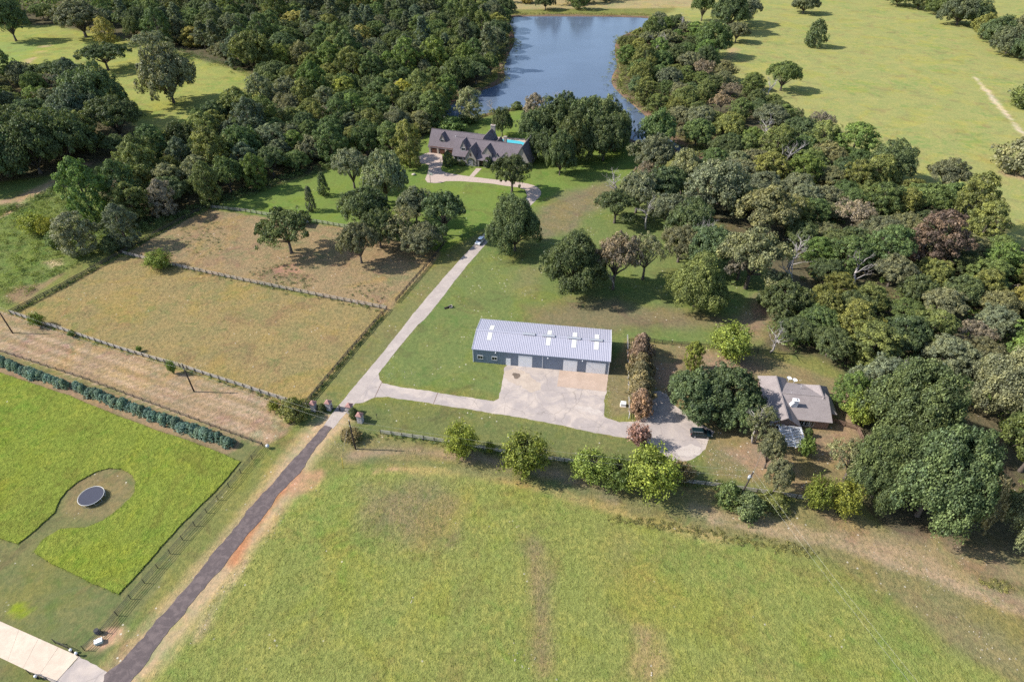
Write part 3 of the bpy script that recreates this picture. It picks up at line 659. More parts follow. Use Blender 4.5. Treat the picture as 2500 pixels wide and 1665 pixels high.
def plant(kind, x, y, r, h, colour, label, group=None, cat=None, z=0.0, name=None):
    R, H, tm, cm = TRNG.choice(PROTO[kind])
    t = thing(name or NAME[kind], label, cat or CAT.get(kind, 'tree'), (x, y, z), TRNG.uniform(0, 6.283), group)
    t.scale = (r / R * TRNG.uniform(.94, 1.06), r / R, h / H)
    shrub = CAT.get(kind)
    link('stem' if shrub else 'trunk', tm, t)
    c = link('branches' if kind == 'dead_tree' else ('foliage' if shrub else 'crown'), cm, t)
    base = PAL[colour] if isinstance(colour, str) else colour
    v = TRNG.uniform(.80, 1.20); w = TRNG.uniform(-.09, .09)
    c.color = (base[0] * v * (1 + w), base[1] * v, base[2] * v * (1 - w), 1)
    PLACED.append((x, y, r)); return t
def vis_height(p, r, hp):
    """height in metres of a crown whose base-to-top extent in the photo is hp pixels"""
    D = math.hypot(p[1], CAMH); c = p[1] / D; s = CAMH / D; k = pxm(p)
    lo, hi = 0.5 * r, 4.5 * r
    for _ in range(30):
        h = (lo + hi) / 2; v = (.60 * h * c + math.sqrt((r * s * .8) ** 2 + (.40 * h * c) ** 2)) * k
        if v < hp: lo = h
        else: hi = h
    return h
def T(kind, bx, by, w, hp, colour, label, group=None, cat=None, name=None):
    if 'oak' in kind and cat is None: w *= 1.14; hp *= 1.03
    if kind == 'wispy_shrub': w *= 1.2; hp *= .95
    p = G(bx, by); k = pxm(p); r = w / 2 / k
    return plant(kind, p[0], p[1], r, vis_height(p, r, hp) if kind != 'dead_tree' else hp / k / (p[1] / math.hypot(p[1], CAMH)), colour, label, group, cat, name=name)
def ell(kind, bx, by, w, hp, colour, label, **k): return T(kind, bx, by, w, hp, colour, label, **k)

# --- individually seen trees: (kind, base x, base y, width px, height px, colour, label)
for a in [
    ('oak', 40, 101, 78, 96, 'dark', 'dark oak at the left edge of the upper left meadow, casting a long shadow'),
    ('oak', 211, 92, 106, 80, 'grey', 'broad dark oak against the wood behind the upper left meadow'),
    ('tall_tree', 267, 112, 46, 62, 'gold', 'golden yellow tree behind the umbrella oak in the left meadow'),
    ('open_oak', 265, 172, 104, 70, 'dark', 'umbrella-shaped dark oak standing in the middle of the left meadow'),
    ('thin_oak', 380, 142, 96, 66, 'grey', 'sparse grey-green oak behind the largest meadow oak'),
    ('open_oak', 146, 208, 116, 62, 'dark', 'spreading dark oak at the lower left rim of the left meadow'),
    ('low_oak', 425, 252, 128, 122, 'grey', 'largest oak alone in the left meadow, with foliage down to the grass'),
    ('oak', 625, 186, 94, 102, 'olive', 'olive oak at the right tip of the left meadow'),
    ('oak', 255, 300, 120, 130, 'dark', 'tall dark oak below the umbrella oak, shading the meadow'),
    ('oak', 300, 345, 110, 110, 'deep', 'dark oak nearest the bottom of the left meadow'),
    ('oak', 210, 330, 110, 110, 'blue', 'dark blue-green oak left of the shaded meadow corner'),
    ('low_oak', 22, 432, 150, 130, 'dark', 'dark oak at the left edge above the sandy track'),
    ('low_oak', 100, 424, 140, 128, 'deep', 'dark oak above the sandy track, second from the left edge'),
    ('low_oak', 172, 398, 130, 120, 'dark', 'dark oak above the head of the sandy track'),
    ('low_oak', -40, 452, 130, 120, 'dark', 'dark oak cut by the left edge above the track'),
    ('oak', 60, 380, 130, 120, 'deep', 'deep green oak in the left grove behind the track oaks'),
    ('round_bush', 275, 612, 50, 34, 'dark', 'dark brush at the left paddock fence corner'),
    ('round_bush', 140, 600, 44, 34, 'green', 'green bush beside the bamboo clumps in the gully'),
    ('tall_tree', 412, 530, 58, 88, 'brown', 'grey-brown tree at the wood edge'),
    ('tall_tree', 315, 600, 70, 98, 'grey', 'grey-green tree leaning over the left paddock fence corner'),
    ('tall_tree', 205, 618, 88, 96, 'grey', 'bushy grey-green tree in the weedy gully left of the paddocks'),
    ('tall_tree', 238, 545, 92, 148, 'lush', 'tall lush green tree at the left end of the wood'),
    ('tall_tree', 318, 520, 80, 120, 'green', 'green tree second from the left end of the wood'),
    ('tall_tree', 520, 500, 60, 100, 'olive', 'olive tree behind the far left fence corner of the upper paddock'),
    ('wispy_shrub', 92, 570, 62, 58, 'yellow', 'bright yellow-green bamboo clump in the gully, left one'),
    ('wispy_shrub', 125, 575, 46, 50, 'yellow', 'bright yellow bamboo clump in the gully, right one'),
    ('wispy_shrub', 392, 655, 58, 52, 'bright', 'bright green bushy tree on the rail between the two paddocks'),
    ('open_oak', 712, 618, 122, 118, 'dark', 'dark gnarled oak alone in the upper paddock'),
    ('cedar', 762, 515, 29, 58, 'blue', 'nearer of two slim cedars on the bright lawn'),
    ('cedar', 793, 478, 33, 55, 'dark', 'farther of two slim cedars on the bright lawn'),
    ('oak', 866, 460, 78, 98, 'grey', 'oak at the wood edge left of the mansion lawn'),
    ('oak', 945, 492, 96, 112, 'pale', 'pale green oak in the clump left of the mansion lawn'),
    ('oak', 895, 562, 98, 106, 'dark', 'dark dense oak in the middle of the lawn clump'),
    ('oak', 883, 642, 82, 102, 'grey', 'oak inside the upper paddock below the lawn clump'),
    ('thin_oak', 985, 600, 110, 96, 'grey', 'leaning sparse oak over the paddock corner'),
    ('oak', 1030, 615, 95, 70, 'grey', 'low drooping oak by the end of the roadside fence'),
    ('open_oak', 1088, 575, 112, 112, 'dark', 'open crowned oak on the lawn beside the parked white car'),
    ('great_oak', 1257, 612, 114, 138, 'dark', 'tall round oak standing alone right of the white car'),
    ('open_oak', 1250, 469, 84, 98, 'dark', 'oak in front of the mansion right wing'),
    ('tall_tree', 1001, 410, 64, 108, 'olive', 'tall oak left of the mansion garage'),
    ('tall_tree', 1147, 298, 54, 78, 'pale', 'round grey-green tree on the pond shore behind the mansion'),
    ('oak', 1226, 332, 46, 62, 'dark', 'small dark oak in the back yard beside the pool'),
    ('round_bush', 1094, 407, 26, 34, 'dark', 'small dark tree in front of the garage'),
    ('tall_tree', 1305, 302, 52, 68, 'brown', 'dry greyish tree on the pond shore behind the pool'),
    ('low_oak', 1302, 352, 72, 74, 'dark', 'oak of the pool clump nearest the swimming pool'),
    ('low_oak', 1350, 345, 84, 94, 'dark', 'oak of the pool clump, second from the left'),
    ('low_oak', 1378, 322, 70, 86, 'dark', 'tallest looking oak at the back of the pool clump'),
    ('low_oak', 1400, 395, 92, 104, 'dark', 'oak in the middle of the pool clump'),
    ('low_oak', 1432, 350, 100, 102, 'dark', 'broad oak of the pool clump facing the pond'),
    ('low_oak', 1478, 350, 96, 98, 'dark', 'right rear oak of the pool clump'),
    ('low_oak', 1472, 392, 92, 96, 'deep', 'right front oak of the pool clump'),
    ('low_oak', 1500, 370, 70, 84, 'dark', 'rightmost oak of the pool clump beside the pond inlet'),
    ('low_oak', 1366, 428, 66, 98, 'dark', 'front oak of the pool clump with foliage to the lawn'),
    ('low_oak', 1450, 330, 90, 84, 'dark', 'oak at the back of the pool clump against the pond water'),
    ('low_oak', 1330, 392, 70, 70, 'dark', 'low oak at the left front of the pool clump'),
    ('oak', 1552, 520, 84, 96, 'grey', 'oak between the crooked dead tree and the white dead tree'),
    ('oak', 1618, 505, 96, 100, 'dark', 'oak just above the white dead tree in the lawn grove'),
    ('oak', 1655, 640, 92, 92, 'grey', 'grey oak in the middle of the lawn grove'),
    ('oak', 930, 605, 84, 90, 'dark', 'dark oak on the upper paddock fence in the lawn clump'),
    ('oak', 1018, 545, 84, 84, 'grey', 'grey oak between the lawn clump and the open crowned oak'),
    ('low_oak', 1602, 360, 80, 82, 'green', 'rounded green oak at the mouth of the pond inlet'),
    ('oak', 1592, 432, 112, 96, 'grey', 'broad grey-green oak below the pond inlet'),
    ('oak', 1660, 482, 82, 108, 'pale', 'pale oak right of the dead snag below the inlet'),
    ('thin_oak', 1575, 474, 66, 84, 'brown', 'half dead greyish oak below the pond inlet'),
    ('open_oak', 1500, 545, 96, 86, 'dark', 'oak with leaning trunk at the edge of the brown lawn'),
    ('great_oak', 1402, 708, 140, 142, 'dark', 'large leafy oak behind the metal workshop'),
    ('open_oak', 1496, 706, 104, 150, 'brown', 'brown-topped oak with dead lower limbs behind the workshop'),
    ('thin_oak', 1569, 682, 98, 118, 'grey', 'thin grey oak next to the brown-topped oak'),
    ('great_oak', 1695, 748, 128, 132, 'olive', 'big olive oak right of the shaded lawn'),
    ('open_oak', 1820, 704, 150, 152, 'pale', 'umbrella oak with a tall bare trunk at the lawn edge'),
    ('open_oak', 1800, 682, 104, 112, 'brown', 'brownish oak just behind the bare-trunked umbrella oak'),
    ('oak', 1720, 655, 112, 106, 'dark', 'oak with dead limbs sticking out of its top'),
    ('oak', 1675, 592, 102, 100, 'dark', 'oak behind the dead white tree on the lawn'),
    ('oak', 1625, 560, 80, 90, 'grey', 'smaller grey oak beside the dead white tree'),
    ('oak', 1738, 522, 138, 128, 'grey', 'wide grey oak at the left front of the right wood'),
    ('oak', 1860, 580, 142, 118, 'pale', 'pale wide oak in the right wood above the umbrella oak'),
    ('wispy_shrub', 1775, 872, 96, 98, 'bright', 'large bright green willowy shrub on the rear yard fence'),
    ('tall_tree', 1688, 905, 40, 74, 'bright', 'small bright green tree in the yard beside the red hedge'),
    ('low_oak', 1694, 1004, 132, 98, 'dark', 'left part of the great dark oak pair beside the small house'),
    ('low_oak', 1770, 1004, 136, 106, 'dark', 'right one of the great dark oak pair beside the small house'),
    ('low_oak', 1806, 1042, 82, 76, 'dark', 'dark oak below the great oaks, next to the small house'),
    ('thin_oak', 1842, 1082, 78, 92, 'pale', 'half bare oak in front of the small house'),
    ('oak', 1866, 1142, 60, 84, 'grey', 'oak on the yard between the small house and the fence'),
    ('oak', 1886, 1205, 62, 80, 'grey', 'oak nearest the front fence below the small house'),
    ('spray_shrub', 1962, 1112, 50, 50, 'lush', 'dark green palm-like shrub beside the pergola'),
    ('round_bush', 1971, 1064, 19, 19, 'green', 'clipped round bush at the house corner by the pergola'),
    ('thin_oak', 2060, 1172, 122, 104, 'pale', 'thin pale oak in the yard right of the pergola'),
    ('wispy_shrub', 1982, 1242, 62, 88, 'bright', 'bright green shrub on the front fence, left of two'),
    ('wispy_shrub', 2045, 1250, 76, 88, 'yellow', 'yellow-green shrub on the front fence, right of two'),
    ('great_oak', 2190, 1075, 190, 195, 'dark', 'huge dark oak in the lower right, the rear one'),
    ('great_oak', 2128, 1212, 140, 165, 'dark', 'huge dark oak in the lower right, its left front part'),
    ('great_oak', 2238, 1258, 195, 210, 'dark', 'huge dark oak in the lower right nearest the field'),
    ('oak', 2335, 1290, 96, 130, 'russet', 'brownish oak on the right flank of the huge dark oaks'),
    ('great_oak', 2440, 1000, 165, 160, 'grey', 'wide grey-green oak near the right edge, upper one'),
    ('oak', 2490, 1150, 150, 150, 'green', 'wide oak near the right edge beside the shaded path'),
    ('great_oak', 2510, 1330, 140, 185, 'pale', 'pale oak at the right edge nearest the field'),
    ('tall_tree', 2060, 1000, 70, 90, 'lush', 'lush bushy tree right behind the small house'),
    ('wispy_shrub', 2085, 1035, 66, 90, 'bright', 'feathery bright tree right of the small house'),
    ('wispy_shrub', 1128, 1112, 78, 92, 'bright', 'leafy shrub on the front fence nearest the gate'),
    ('spray_shrub', 1197, 1106, 28, 34, 'bright', 'small bright shrub second from the gate on the front fence'),
    ('wispy_shrub', 1283, 1150, 108, 110, 'bright', 'large round bright shrub on the front fence below the workshop'),
    ('wispy_shrub', 1440, 1166, 92, 80, 'bright', 'low bright shrub on the front fence, left of the row of three'),
    ('wispy_shrub', 1505, 1182, 90, 78, 'lush', 'low bright shrub on the front fence, middle of the row of three'),
    ('wispy_shrub', 1585, 1200, 118, 122, 'bright', 'tall bright shrub on the front fence, right of the row of three'),
    ('spray_shrub', 1555, 1085, 66, 62, 'red', 'round red-leaved shrub at the edge of the turning circle'),
    ('spray_shrub', 1662, 1165, 70, 44, 'russet', 'low brownish shrub at the fence below the turning circle'),
    ('round_bush', 1775, 1225, 60, 46, 'green', 'dark bush at the foot of the leaning pole, left'),
    ('round_bush', 1822, 1252, 74, 50, 'dark', 'dark bush at the foot of the leaning pole, right'),
    ('round_bush', 1890, 1235, 60, 34, 'olive', 'olive bush on the front fence right of the leaning pole'),
    ('round_bush', 722, 1018, 58, 46, 'olive', 'leafy bush on the fence end left of the gate pillars'),
    ('spray_shrub', 672, 1000, 38, 28, 'yellow', 'small yellow bush left of the gate bush'),
    ('spray_shrub', 860, 1072, 56, 34, 'russet', 'orange-brown bush behind the middle power pole'),
    ('spray_shrub', 425, 912, 24, 38, 'lush', 'slim green shrub on the rail next to the second power pole'),
    ('spray_shrub', 97, 796, 40, 36, 'bright', 'green shrub on the front rail near the left pole'),
    ('spray_shrub', 178, 822, 20, 18, 'lush', 'tiny green shrub on the front rail, second from the left'),
    ('spray_shrub', 342, 858, 16, 16, 'lush', 'tiny green shrub inside the lower paddock rail'),
    ('round_bush', 1986, 115, 48, 56, 'dark', 'lone round tree in the big right pasture'),
    ('low_oak', 1960, 34, 60, 46, 'blue', 'farther lone tree in the right pasture, cut by the top edge'),
    ('oak', 1905, 222, 72, 70, 'green', 'oak jutting into the right pasture from the wood'),
    ('thin_oak', 1995, 330, 66, 60, 'brown', 'leafless brownish tree between wood and right pasture'),
    ('tall_tree', 2072, 395, 100, 90, 'lush', 'bright lush tree on the pasture edge of the right wood'),
    ('oak', 2160, 440, 100, 90, 'dark', 'dark oak on the pasture edge right of the lush tree'),
    ('oak', 2300, 470, 90, 78, 'grey', 'grey oak at the rightmost tip of wood in the pasture'),
    ('tall_tree', 2350, 560, 90, 130, 'olive', 'olive yellow tree at the pasture corner of the right wood'),
    ('tall_tree', 2262, 650, 110, 130, 'plum', 'purple-brown leafed tree in the right wood'),
    ('oak', 2485, 770, 70, 76, 'gold', 'golden olive tree at the right edge in the wood'),
    ('round_bush', 2497, 262, 66, 58, 'green', 'green bush at the right edge beside the sandy track'),
    ('round_bush', 2478, 418, 104, 76, 'grey', 'greyish thicket at the right edge of the pasture'),
    ('cedar', 1580, 90, 18, 36, 'dark', 'pointed cedar on the right shore of the pond, left one'),
    ('round_bush', 1608, 92, 34, 40, 'blue', 'dense rounded cedar on the right shore of the pond'),
    ('oak', 1712, 52, 48, 64, 'green', 'slender tree by the dam at the far right of the pond'),
    ('oak', 1775, 80, 80, 90, 'dark', 'dark oak at the pasture edge above the pond'),
    ('oak', 1800, 60, 84, 66, 'grey', 'farther dark oak at the pasture edge above the pond'),
    ('oak', 1795, 104, 56, 46, 'grey', 'low greyish tree at the pasture edge above the pond'),
    ('oak', 1735, 140, 80, 78, 'green', 'oak at the pasture edge with streaky shadow'),
]: T(*a)
for a in [
    (1205, 280, 30, 46, 'small bare tree on the pond shore behind the mansion'),
    (1370, 262, 44, 46, 'bare white snag above the pool clump, left'), (1388, 250, 40, 38, 'bare white snag above the pool clump, right'),
    (1509, 475, 80, 72, 'crooked dead tree on the brown lawn'), (1578, 470, 70, 80, 'grey dead branches tangled in the half dead oak'),
    (1578, 560, 86, 92, 'white dead tree standing in the lawn grove'), (1735, 640, 100, 116, 'dead limbs above the oak beside the umbrella oak'),
    (1497, 706, 60, 60, 'pale dead limbs low on the brown-topped oak'), (1838, 1082, 84, 112, 'bare white branches beside the small house'),
    (2235, 640, 50, 90, 'dead grey stem inside the right wood'), (1545, 352, 50, 52, 'dead white top beside the pond inlet'), (1880, 860, 90, 80, 'grey leafless tree behind the rear yard fence'),
    (1935, 700, 90, 110, 'grey leafless tree on the left side of the right wood')]:
    T('dead_tree', a[0], a[1], a[2], a[3], 'grey', a[4])

# bushy hedgerow across the top right
for i, (x, y, w, h, c) in enumerate([(2190, 14, 60, 34, 'dark'), (2240, 22, 74, 42, 'dark'), (2290, 34, 70, 48, 'green'), (2335, 62, 96, 66, 'blue'), (2375, 66, 80, 56, 'dark'), (2395, 92, 70, 50, 'olive'),
                                     (2430, 110, 90, 62, 'dark'), (2455, 132, 90, 62, 'blue'), (2490, 112, 90, 66, 'grey'), (2500, 148, 90, 62, 'dark'), (2545, 160, 90, 70, 'dark')]):
    T('low_oak', x, y, w, h, c, ORD[i] + ' clump of the hedgerow across the top right pasture, counted from the left', 'clumps of the far hedgerow', 'tree')
# red-tipped hedge beside the workshop
for i in range(10):
    t = i / 9; bx, by = 1561 + 2 * math.sin(i * 2.1), 862 + (1014 - 862) * t
    T('round_bush', bx, by, 44 + 5 * ((i * 5) % 4), 46 + 5 * ((i * 3) % 4), 'brick' if i in (1, 2, 8, 9) else 'russet', ORD[i] + ' red-tipped bush from the back in the hedge beside the workshop', 'red-tipped hedge bushes', 'bush', 'hedge_bush')
# blue-green cypress hedge by the uncut lawn
hp = resample(GP([(-28, 872), (0, 886), (60, 910), (130, 932), (160, 944)]), 1.35, 0.12, 3, False) + resample(GP([(184, 946), (255, 975), (340, 1006), (420, 1036), (500, 1064), (562, 1086)]), 1.35, 0.12, 4, False)
for i, p in enumerate(reversed(hp)):
    lab = (ORD[i] + ' blue-green cypress from the gate end of the hedge by the uncut lawn') if i < len(ORD) else ORD[len(hp) - 1 - i] + ' blue-green cypress from the left end of the hedge by the uncut lawn'
    plant('cypress', p[0] + TRNG.uniform(-.25, .25), p[1] + TRNG.uniform(-.25, .25), TRNG.uniform(.9, 1.55), TRNG.uniform(1.6, 2.9), 'spruce', lab, 'cypress shrubs of the lawn hedge')
# gate planting
for i, (x, y, w, h, c, lab) in enumerate([(787, 1003, 22, 18, 'dark', 'dark shrub between the two left gate pillars'), (866, 1020, 24, 24, 'dark', 'dark shrub between the two right gate pillars'),
                                        (1110, 401, 18, 12, 'green', 'low shrub under the mansion window left of the front gable'), (1128, 404, 18, 12, 'dark', 'low shrub beside the mansion front gable'),
                                        (1190, 408, 24, 22, 'dark', 'dark shrub right of the mansion entrance'), (1205, 412, 16, 10, 'green', 'low shrub under the right mansion windows'), (1140, 300, 40, 22, 'green', 'shrub on the pond shore below the round tree'),
                                        (1102, 322, 66, 34, 'lush', 'green thicket behind the mansion garage'), (1262, 266, 26, 16, 'green', 'low bush on the pond shore behind the pool')]):
    T('round_bush', x, y, w, h, c, lab)

# --- woods: every tree its own object
def scatter(poly_px, n, rmin, rmax, kinds, label_fn, group, seed, hscale=1.0, sep=.72, holes=()):
    rng = random.Random(seed); P = GP(poly_px)
    x0 = min(p[0] for p in P); x1 = max(p[0] for p in P); y0 = min(p[1] for p in P); y1 = max(p[1] for p in P)
    HP = [GP(h) for h in holes]; c = 0; tries = 0
    while c < n and tries < 60000:
        tries += 1; x = rng.uniform(x0, x1); y = rng.uniform(y0, y1)
        if not inside(P, x, y) or any(inside(h, x, y) for h in HP): continue
        r = rng.uniform(rmin, rmax)
        if any((x - a) ** 2 + (y - b) ** 2 < ((r + q) * sep) ** 2 for a, b, q in PLACED): continue
        kd, colr, asp = rng.choice(kinds)
        if kd == 'pine': r *= .62
        if kd == 'tall_tree': r *= .82
        h = r * asp * rng.uniform(.78, 1.3) * hscale
        u, v = where_px(x, y, .6 * h); k_ = pxm((x, y)); c += 1
        if u < -r * k_ - 30 or u > 2530 + r * k_ or v < -h * k_ * .7 - 20: continue
        plant(kd, x, y, r, h, colr, label_fn(kd, colr, x, y, h), group, name='woodland_tree' if 'oak' in kd else None)
    return c
def kinds(spec):
    out = []
    for k, c, a, n in spec: out += [(k, c, a)] * n
    return out
KW = {'oak': 'oak', 'low_oak': 'rounded oak', 'open_oak': 'open oak', 'thin_oak': 'thin oak', 'tall_tree': 'tree', 'pine': 'pine', 'round_bush': 'bush', 'wispy_shrub': 'shrub', 'cedar': 'cedar', 'dead_tree': 'bare dead tree'}
def where_px(x, y, z):
    d = y * CP + (CAMH - z) * SP; u = y * SP - (CAMH - z) * CP
    return (1250 + FPX * x / d, 832.5 - FPX * u / d)
USED = set()
ONES = 'zero one two three four five six seven eight nine ten eleven twelve thirteen fourteen fifteen sixteen seventeen eighteen nineteen'.split()
TENS = 'zero ten twenty thirty forty fifty sixty seventy eighty ninety hundred'.split()
def num(n):
    n = max(0, min(100, n))
    return ONES[n] if n < 20 else TENS[n // 10] + ('-' + ONES[n % 10] if n % 10 else '')
def lab(where):
    def f(k, c, x, y, h):
        u, v = where_px(x, y, .6 * h); a = round(u / 25); b = round(v / 16.65)
        if a < 0: q = 'beyond the left edge, %s percent from top' % num(b)
        elif a > 100: q = 'beyond the right edge, %s percent from top' % num(b)
        else: q = '%s percent from left, %s percent from top' % (num(a), num(b))
        for w_ in (KW[k], 'leafy ' + KW[k], 'bushy ' + KW[k], 'small ' + KW[k]):
            L = '%s %s %s, %s' % (WORD[c], w_, where, q)
            if len(L.split()) > 16: L = L.replace(' percent from left', ' from left').replace(' percent from top', ' percent from top')
            if L not in USED: break
        USED.add(L); return L
    return f
MIX = kinds([('oak', 'dark', 1.7, 4), ('oak', 'green', 1.7, 4), ('low_oak', 'grey', 1.5, 3), ('tall_tree', 'green', 2.5, 4), ('tall_tree', 'lush', 2.5, 3), ('tall_tree', 'olive', 2.5, 3), ('oak', 'olive', 1.6, 2), ('thin_oak', 'brown', 1.7, 1), ('tall_tree', 'yellow', 2.3, 1), ('tall_tree', 'blue', 2.6, 2), ('tall_tree', 'pale', 2.4, 2)])
FAR = kinds([('oak', 'dark', 1.7, 4), ('pine', 'blue', 3.6, 4), ('tall_tree', 'green', 2.4, 4), ('oak', 'green', 1.6, 3), ('tall_tree', 'olive', 2.3, 2), ('oak', 'grey', 1.6, 2), ('tall_tree', 'blue', 2.5, 2), ('tall_tree', 'gold', 2.2, 1)])
RIGHT = kinds([('oak', 'grey', 1.4, 6), ('oak', 'green', 1.45, 3), ('low_oak', 'olive', 1.3, 4), ('tall_tree', 'lush', 2.1, 2), ('oak', 'pale', 1.35, 5), ('tall_tree', 'olive', 2.1, 3), ('oak', 'dark', 1.45, 4), ('low_oak', 'dark', 1.35, 2), ('thin_oak', 'brown', 1.5, 2), ('tall_tree', 'green', 2.1, 2), ('dead_tree', 'grey', 2.0, 1)])
W1 = [(330, 545), (340, 410), (450, 355), (560, 300), (640, 262), (760, 250), (960, 300), (1000, 330), (985, 372), (955, 390), (830, 402), (720, 430), (600, 474), (500, 505), (400, 532)]
W2 = [(640, 258), (655, 232), (650, 185), (800, 170), (1000, 170), (1200, 185), (1195, 200), (1095, 245), (1062, 285), (1070, 310), (1030, 340), (1000, 330), (960, 296), (760, 246)]
W3 = [(645, 182), (560, 158), (400, 116), (300, 96), (300, 60), (700, 60), (1000, 60), (1235, 60), (1240, 100), (1222, 130), (1212, 165), (1195, 182), (1000, 166), (800, 166)]
W4 = [(-100, 70), (130, 60), (300, 90), (300, 20), (1230, 20), (1240, 56), (300, 57), (100, 45), (-100, 45)]
W5 = [(-180, 215), (90, 195), (200, 240), (310, 262), (330, 330), (300, 378), (180, 412), (-180, 450)]
n1 = scatter(W1, 95, 5.4, 8.8, MIX, lab('behind the top paddock fence'), 'trees of the wood behind the paddocks', 1)
n2 = scatter(W2, 80, 6.0, 9.2, MIX, lab('between meadow and pond'), 'trees of the wood between meadow and pond', 2)
n3 = scatter(W3, 130, 6.5, 10.0, FAR, lab('in the back wood'), 'trees of the back wood', 3, 1.0)
n4 = scatter(W4, 70, 7.5, 11.0, FAR, lab('in the topmost wood'), 'trees along the top edge', 4, .95)
n5 = scatter(W5, 60, 5.5, 9.0, MIX, lab('in the left grove'), 'trees of the left grove', 5, 1.0, .56)
n6 = scatter([(1195, 30), (1490, 26), (1500, 5), (1560, -5), (1560, -30), (1195, -30)], 34, 6.5, 9.5, FAR, lab('behind the dam'), 'trees behind the dam', 6, .95)
W7 = [(1640, 60), (1740, 100), (1735, 150), (1730, 182), (1850, 222), (1950, 290), (1990, 340), (1900, 400), (1740, 400), (1660, 330), (1610, 285), (1555, 240), (1522, 205), (1525, 160), (1520, 120), (1560, 84)]
n7 = scatter(W7, 85, 5.2, 8.2, RIGHT, lab('right of the pond'), 'trees on the right bank of the pond', 7)
W8 = [(1735, 430), (1760, 405), (1900, 400), (1990, 345), (2080, 400), (2210, 470), (2330, 510), (2400, 590), (2430, 640), (2430, 700), (1970, 700), (1930, 670), (1850, 590), (1790, 510)]
n8 = scatter(W8, 85, 5.4, 8.6, RIGHT, lab('in the right wood'), 'trees in the upper right wood', 8)
W9 = [(1905, 705), (2430, 705), (2440, 640), (2620, 660), (2620, 1000), (2500, 1110), (2360, 1000), (2250, 960), (2150, 1000), (2110, 985), (2075, 915), (1990, 872), (1890, 850), (1870, 810), (1915, 750)]
n9 = scatter(W9, 85, 5.2, 8.8, RIGHT, lab('beyond the brick house'), 'trees in the wood beyond the small house', 9)
n10 = scatter([(2470, 1100), (2640, 1080), (2640, 1390), (2500, 1330), (2480, 1250)], 8, 4.5, 7, RIGHT, lab('in the lower right wood'), 'trees at the lower right edge', 10)
print('woods', n1, n2, n3, n4, n5, n6, n7, n8, n9, n10, 'placed', len(PLACED))

# --- far forest mass beyond the top edge, undergrowth and weeds (uncountable)
def mass(name, label, pts, rr, hh, per, leaf, colr, seed, grass=False):
    rng = np.random.default_rng(seed); n = len(pts); C = np.array([(p[0], p[1], 0) for p in pts], float)
    r = rng.uniform(*rr, n); h = rng.uniform(*hh, n); C[:, 2] = h * .45
    d = rdir(rng, n * per).reshape(n, per, 3); d[..., 2] = np.abs(d[..., 2]) * 1.2 - .35
    P = C[:, None] + d * np.stack([r, r, h * .6], 1)[:, None] * (0.5 + .5 * rng.random((n, per, 1)))
    P[..., 2] = np.maximum(P[..., 2], .03)
    Nn = d * .6 + rdir(rng, n * per).reshape(n, per, 3) * .6 + np.array([0, 0, .4]); pv = np.repeat(rng.random(n)[:, None], per, 1)
    o = link(name, leaf_mesh(name, P.reshape(-1, 3), Nn.reshape(-1, 3), np.full(n * per, leaf), pv.ravel(), rng, 0.35 if grass else 0.8))
    if grass: o.data.materials[0] = M['blade']
    o.color = (*PAL[colr], 1) if isinstance(colr, str) else (*colr, 1)
    return tag(o, label, 'undergrowth', None, 'stuff')
def pts_in(poly_px, n, seed, edge=None):
    rng = random.Random(seed); P = GP(poly_px); x0 = min(p[0] for p in P); x1 = max(p[0] for p in P); y0 = min(p[1] for p in P); y1 = max(p[1] for p in P); o = []
    while len(o) < n:
        x = rng.uniform(x0, x1); y = rng.uniform(y0, y1)
        if inside(P, x, y): o.append((x, y))
    return o
def pts_line(px, n, w, seed):
    rng = random.Random(seed); L = resample(GP(px), .5, 0, 0, False); o = []
    for _ in range(n):
        p = rng.choice(L); o.append((p[0] + rng.gauss(0, w), p[1] + rng.gauss(0, w)))
    return o
mass('gully_weeds', 'rank green weeds filling the gully left of the paddocks', pts_in([(-60, 530), (150, 480), (330, 560), (310, 600), (255, 605), (130, 682), (20, 745), (-60, 740)], 620, 31), (.6, 1.8), (.5, 1.7), 46, .15, (0.150, 0.190, 0.045), 41)
mass('gully_brush', 'dark brush along the track and wood edge in the gully', pts_line([(-30, 530), (60, 500), (130, 470), (190, 440)], 70, 1.6, 33) + pts_in([(160, 500), (330, 540), (420, 530), (320, 600), (220, 610), (150, 560)], 160, 34), (.8, 2.0), (.8, 2.4), 60, .18, 'green', 42)
mass('wood_undergrowth', 'low undergrowth along the foot of the left wood', pts_line([(330, 560), (420, 535), (505, 505), (620, 468), (720, 430), (830, 402), (960, 390)], 260, 2.2, 35) + pts_line([(300, 95), (400, 120), (560, 165), (645, 190)], 120, 3.0, 36), (.8, 2.2), (.8, 2.6), 50, .2, 'green', 43)
mass('pond_bank_brush', 'brush growing along the pond banks', pts_line([(1085, 298), (1075, 265), (1110, 244), (1165, 217), (1215, 200), (1222, 165), (1232, 134), (1248, 104), (1245, 70)], 190, 2.6, 37)
     + pts_line([(1160, 290), (1200, 277), (1240, 270), (1290, 265)], 60, 1.2, 38) + pts_line([(1560, 80), (1520, 100), (1517, 135), (1525, 165), (1512, 190), (1515, 212), (1545, 240), (1600, 282), (1660, 335), (1730, 380), (1760, 400)], 420, 3.2, 39), (.9, 2.4), (.7, 2.2), 50, .22, 'olive', 44)
mass('dam_grass', 'tall pale grass along the dam', pts_line([(1258, 35), (1400, 35), (1560, 37), (1630, 42)], 240, 2.0, 40), (.8, 2.0), (.5, 1.1), 34, .25, (0.22, 0.2, 0.07), 45, True)
mass('right_wood_undergrowth', 'undergrowth between the trees of the right wood', pts_in(W9, 330, 51) + pts_in(W8, 260, 52) + pts_in(W7, 200, 53), (1.0, 2.6), (1.0, 3.0), 44, .24, 'lush', 46)
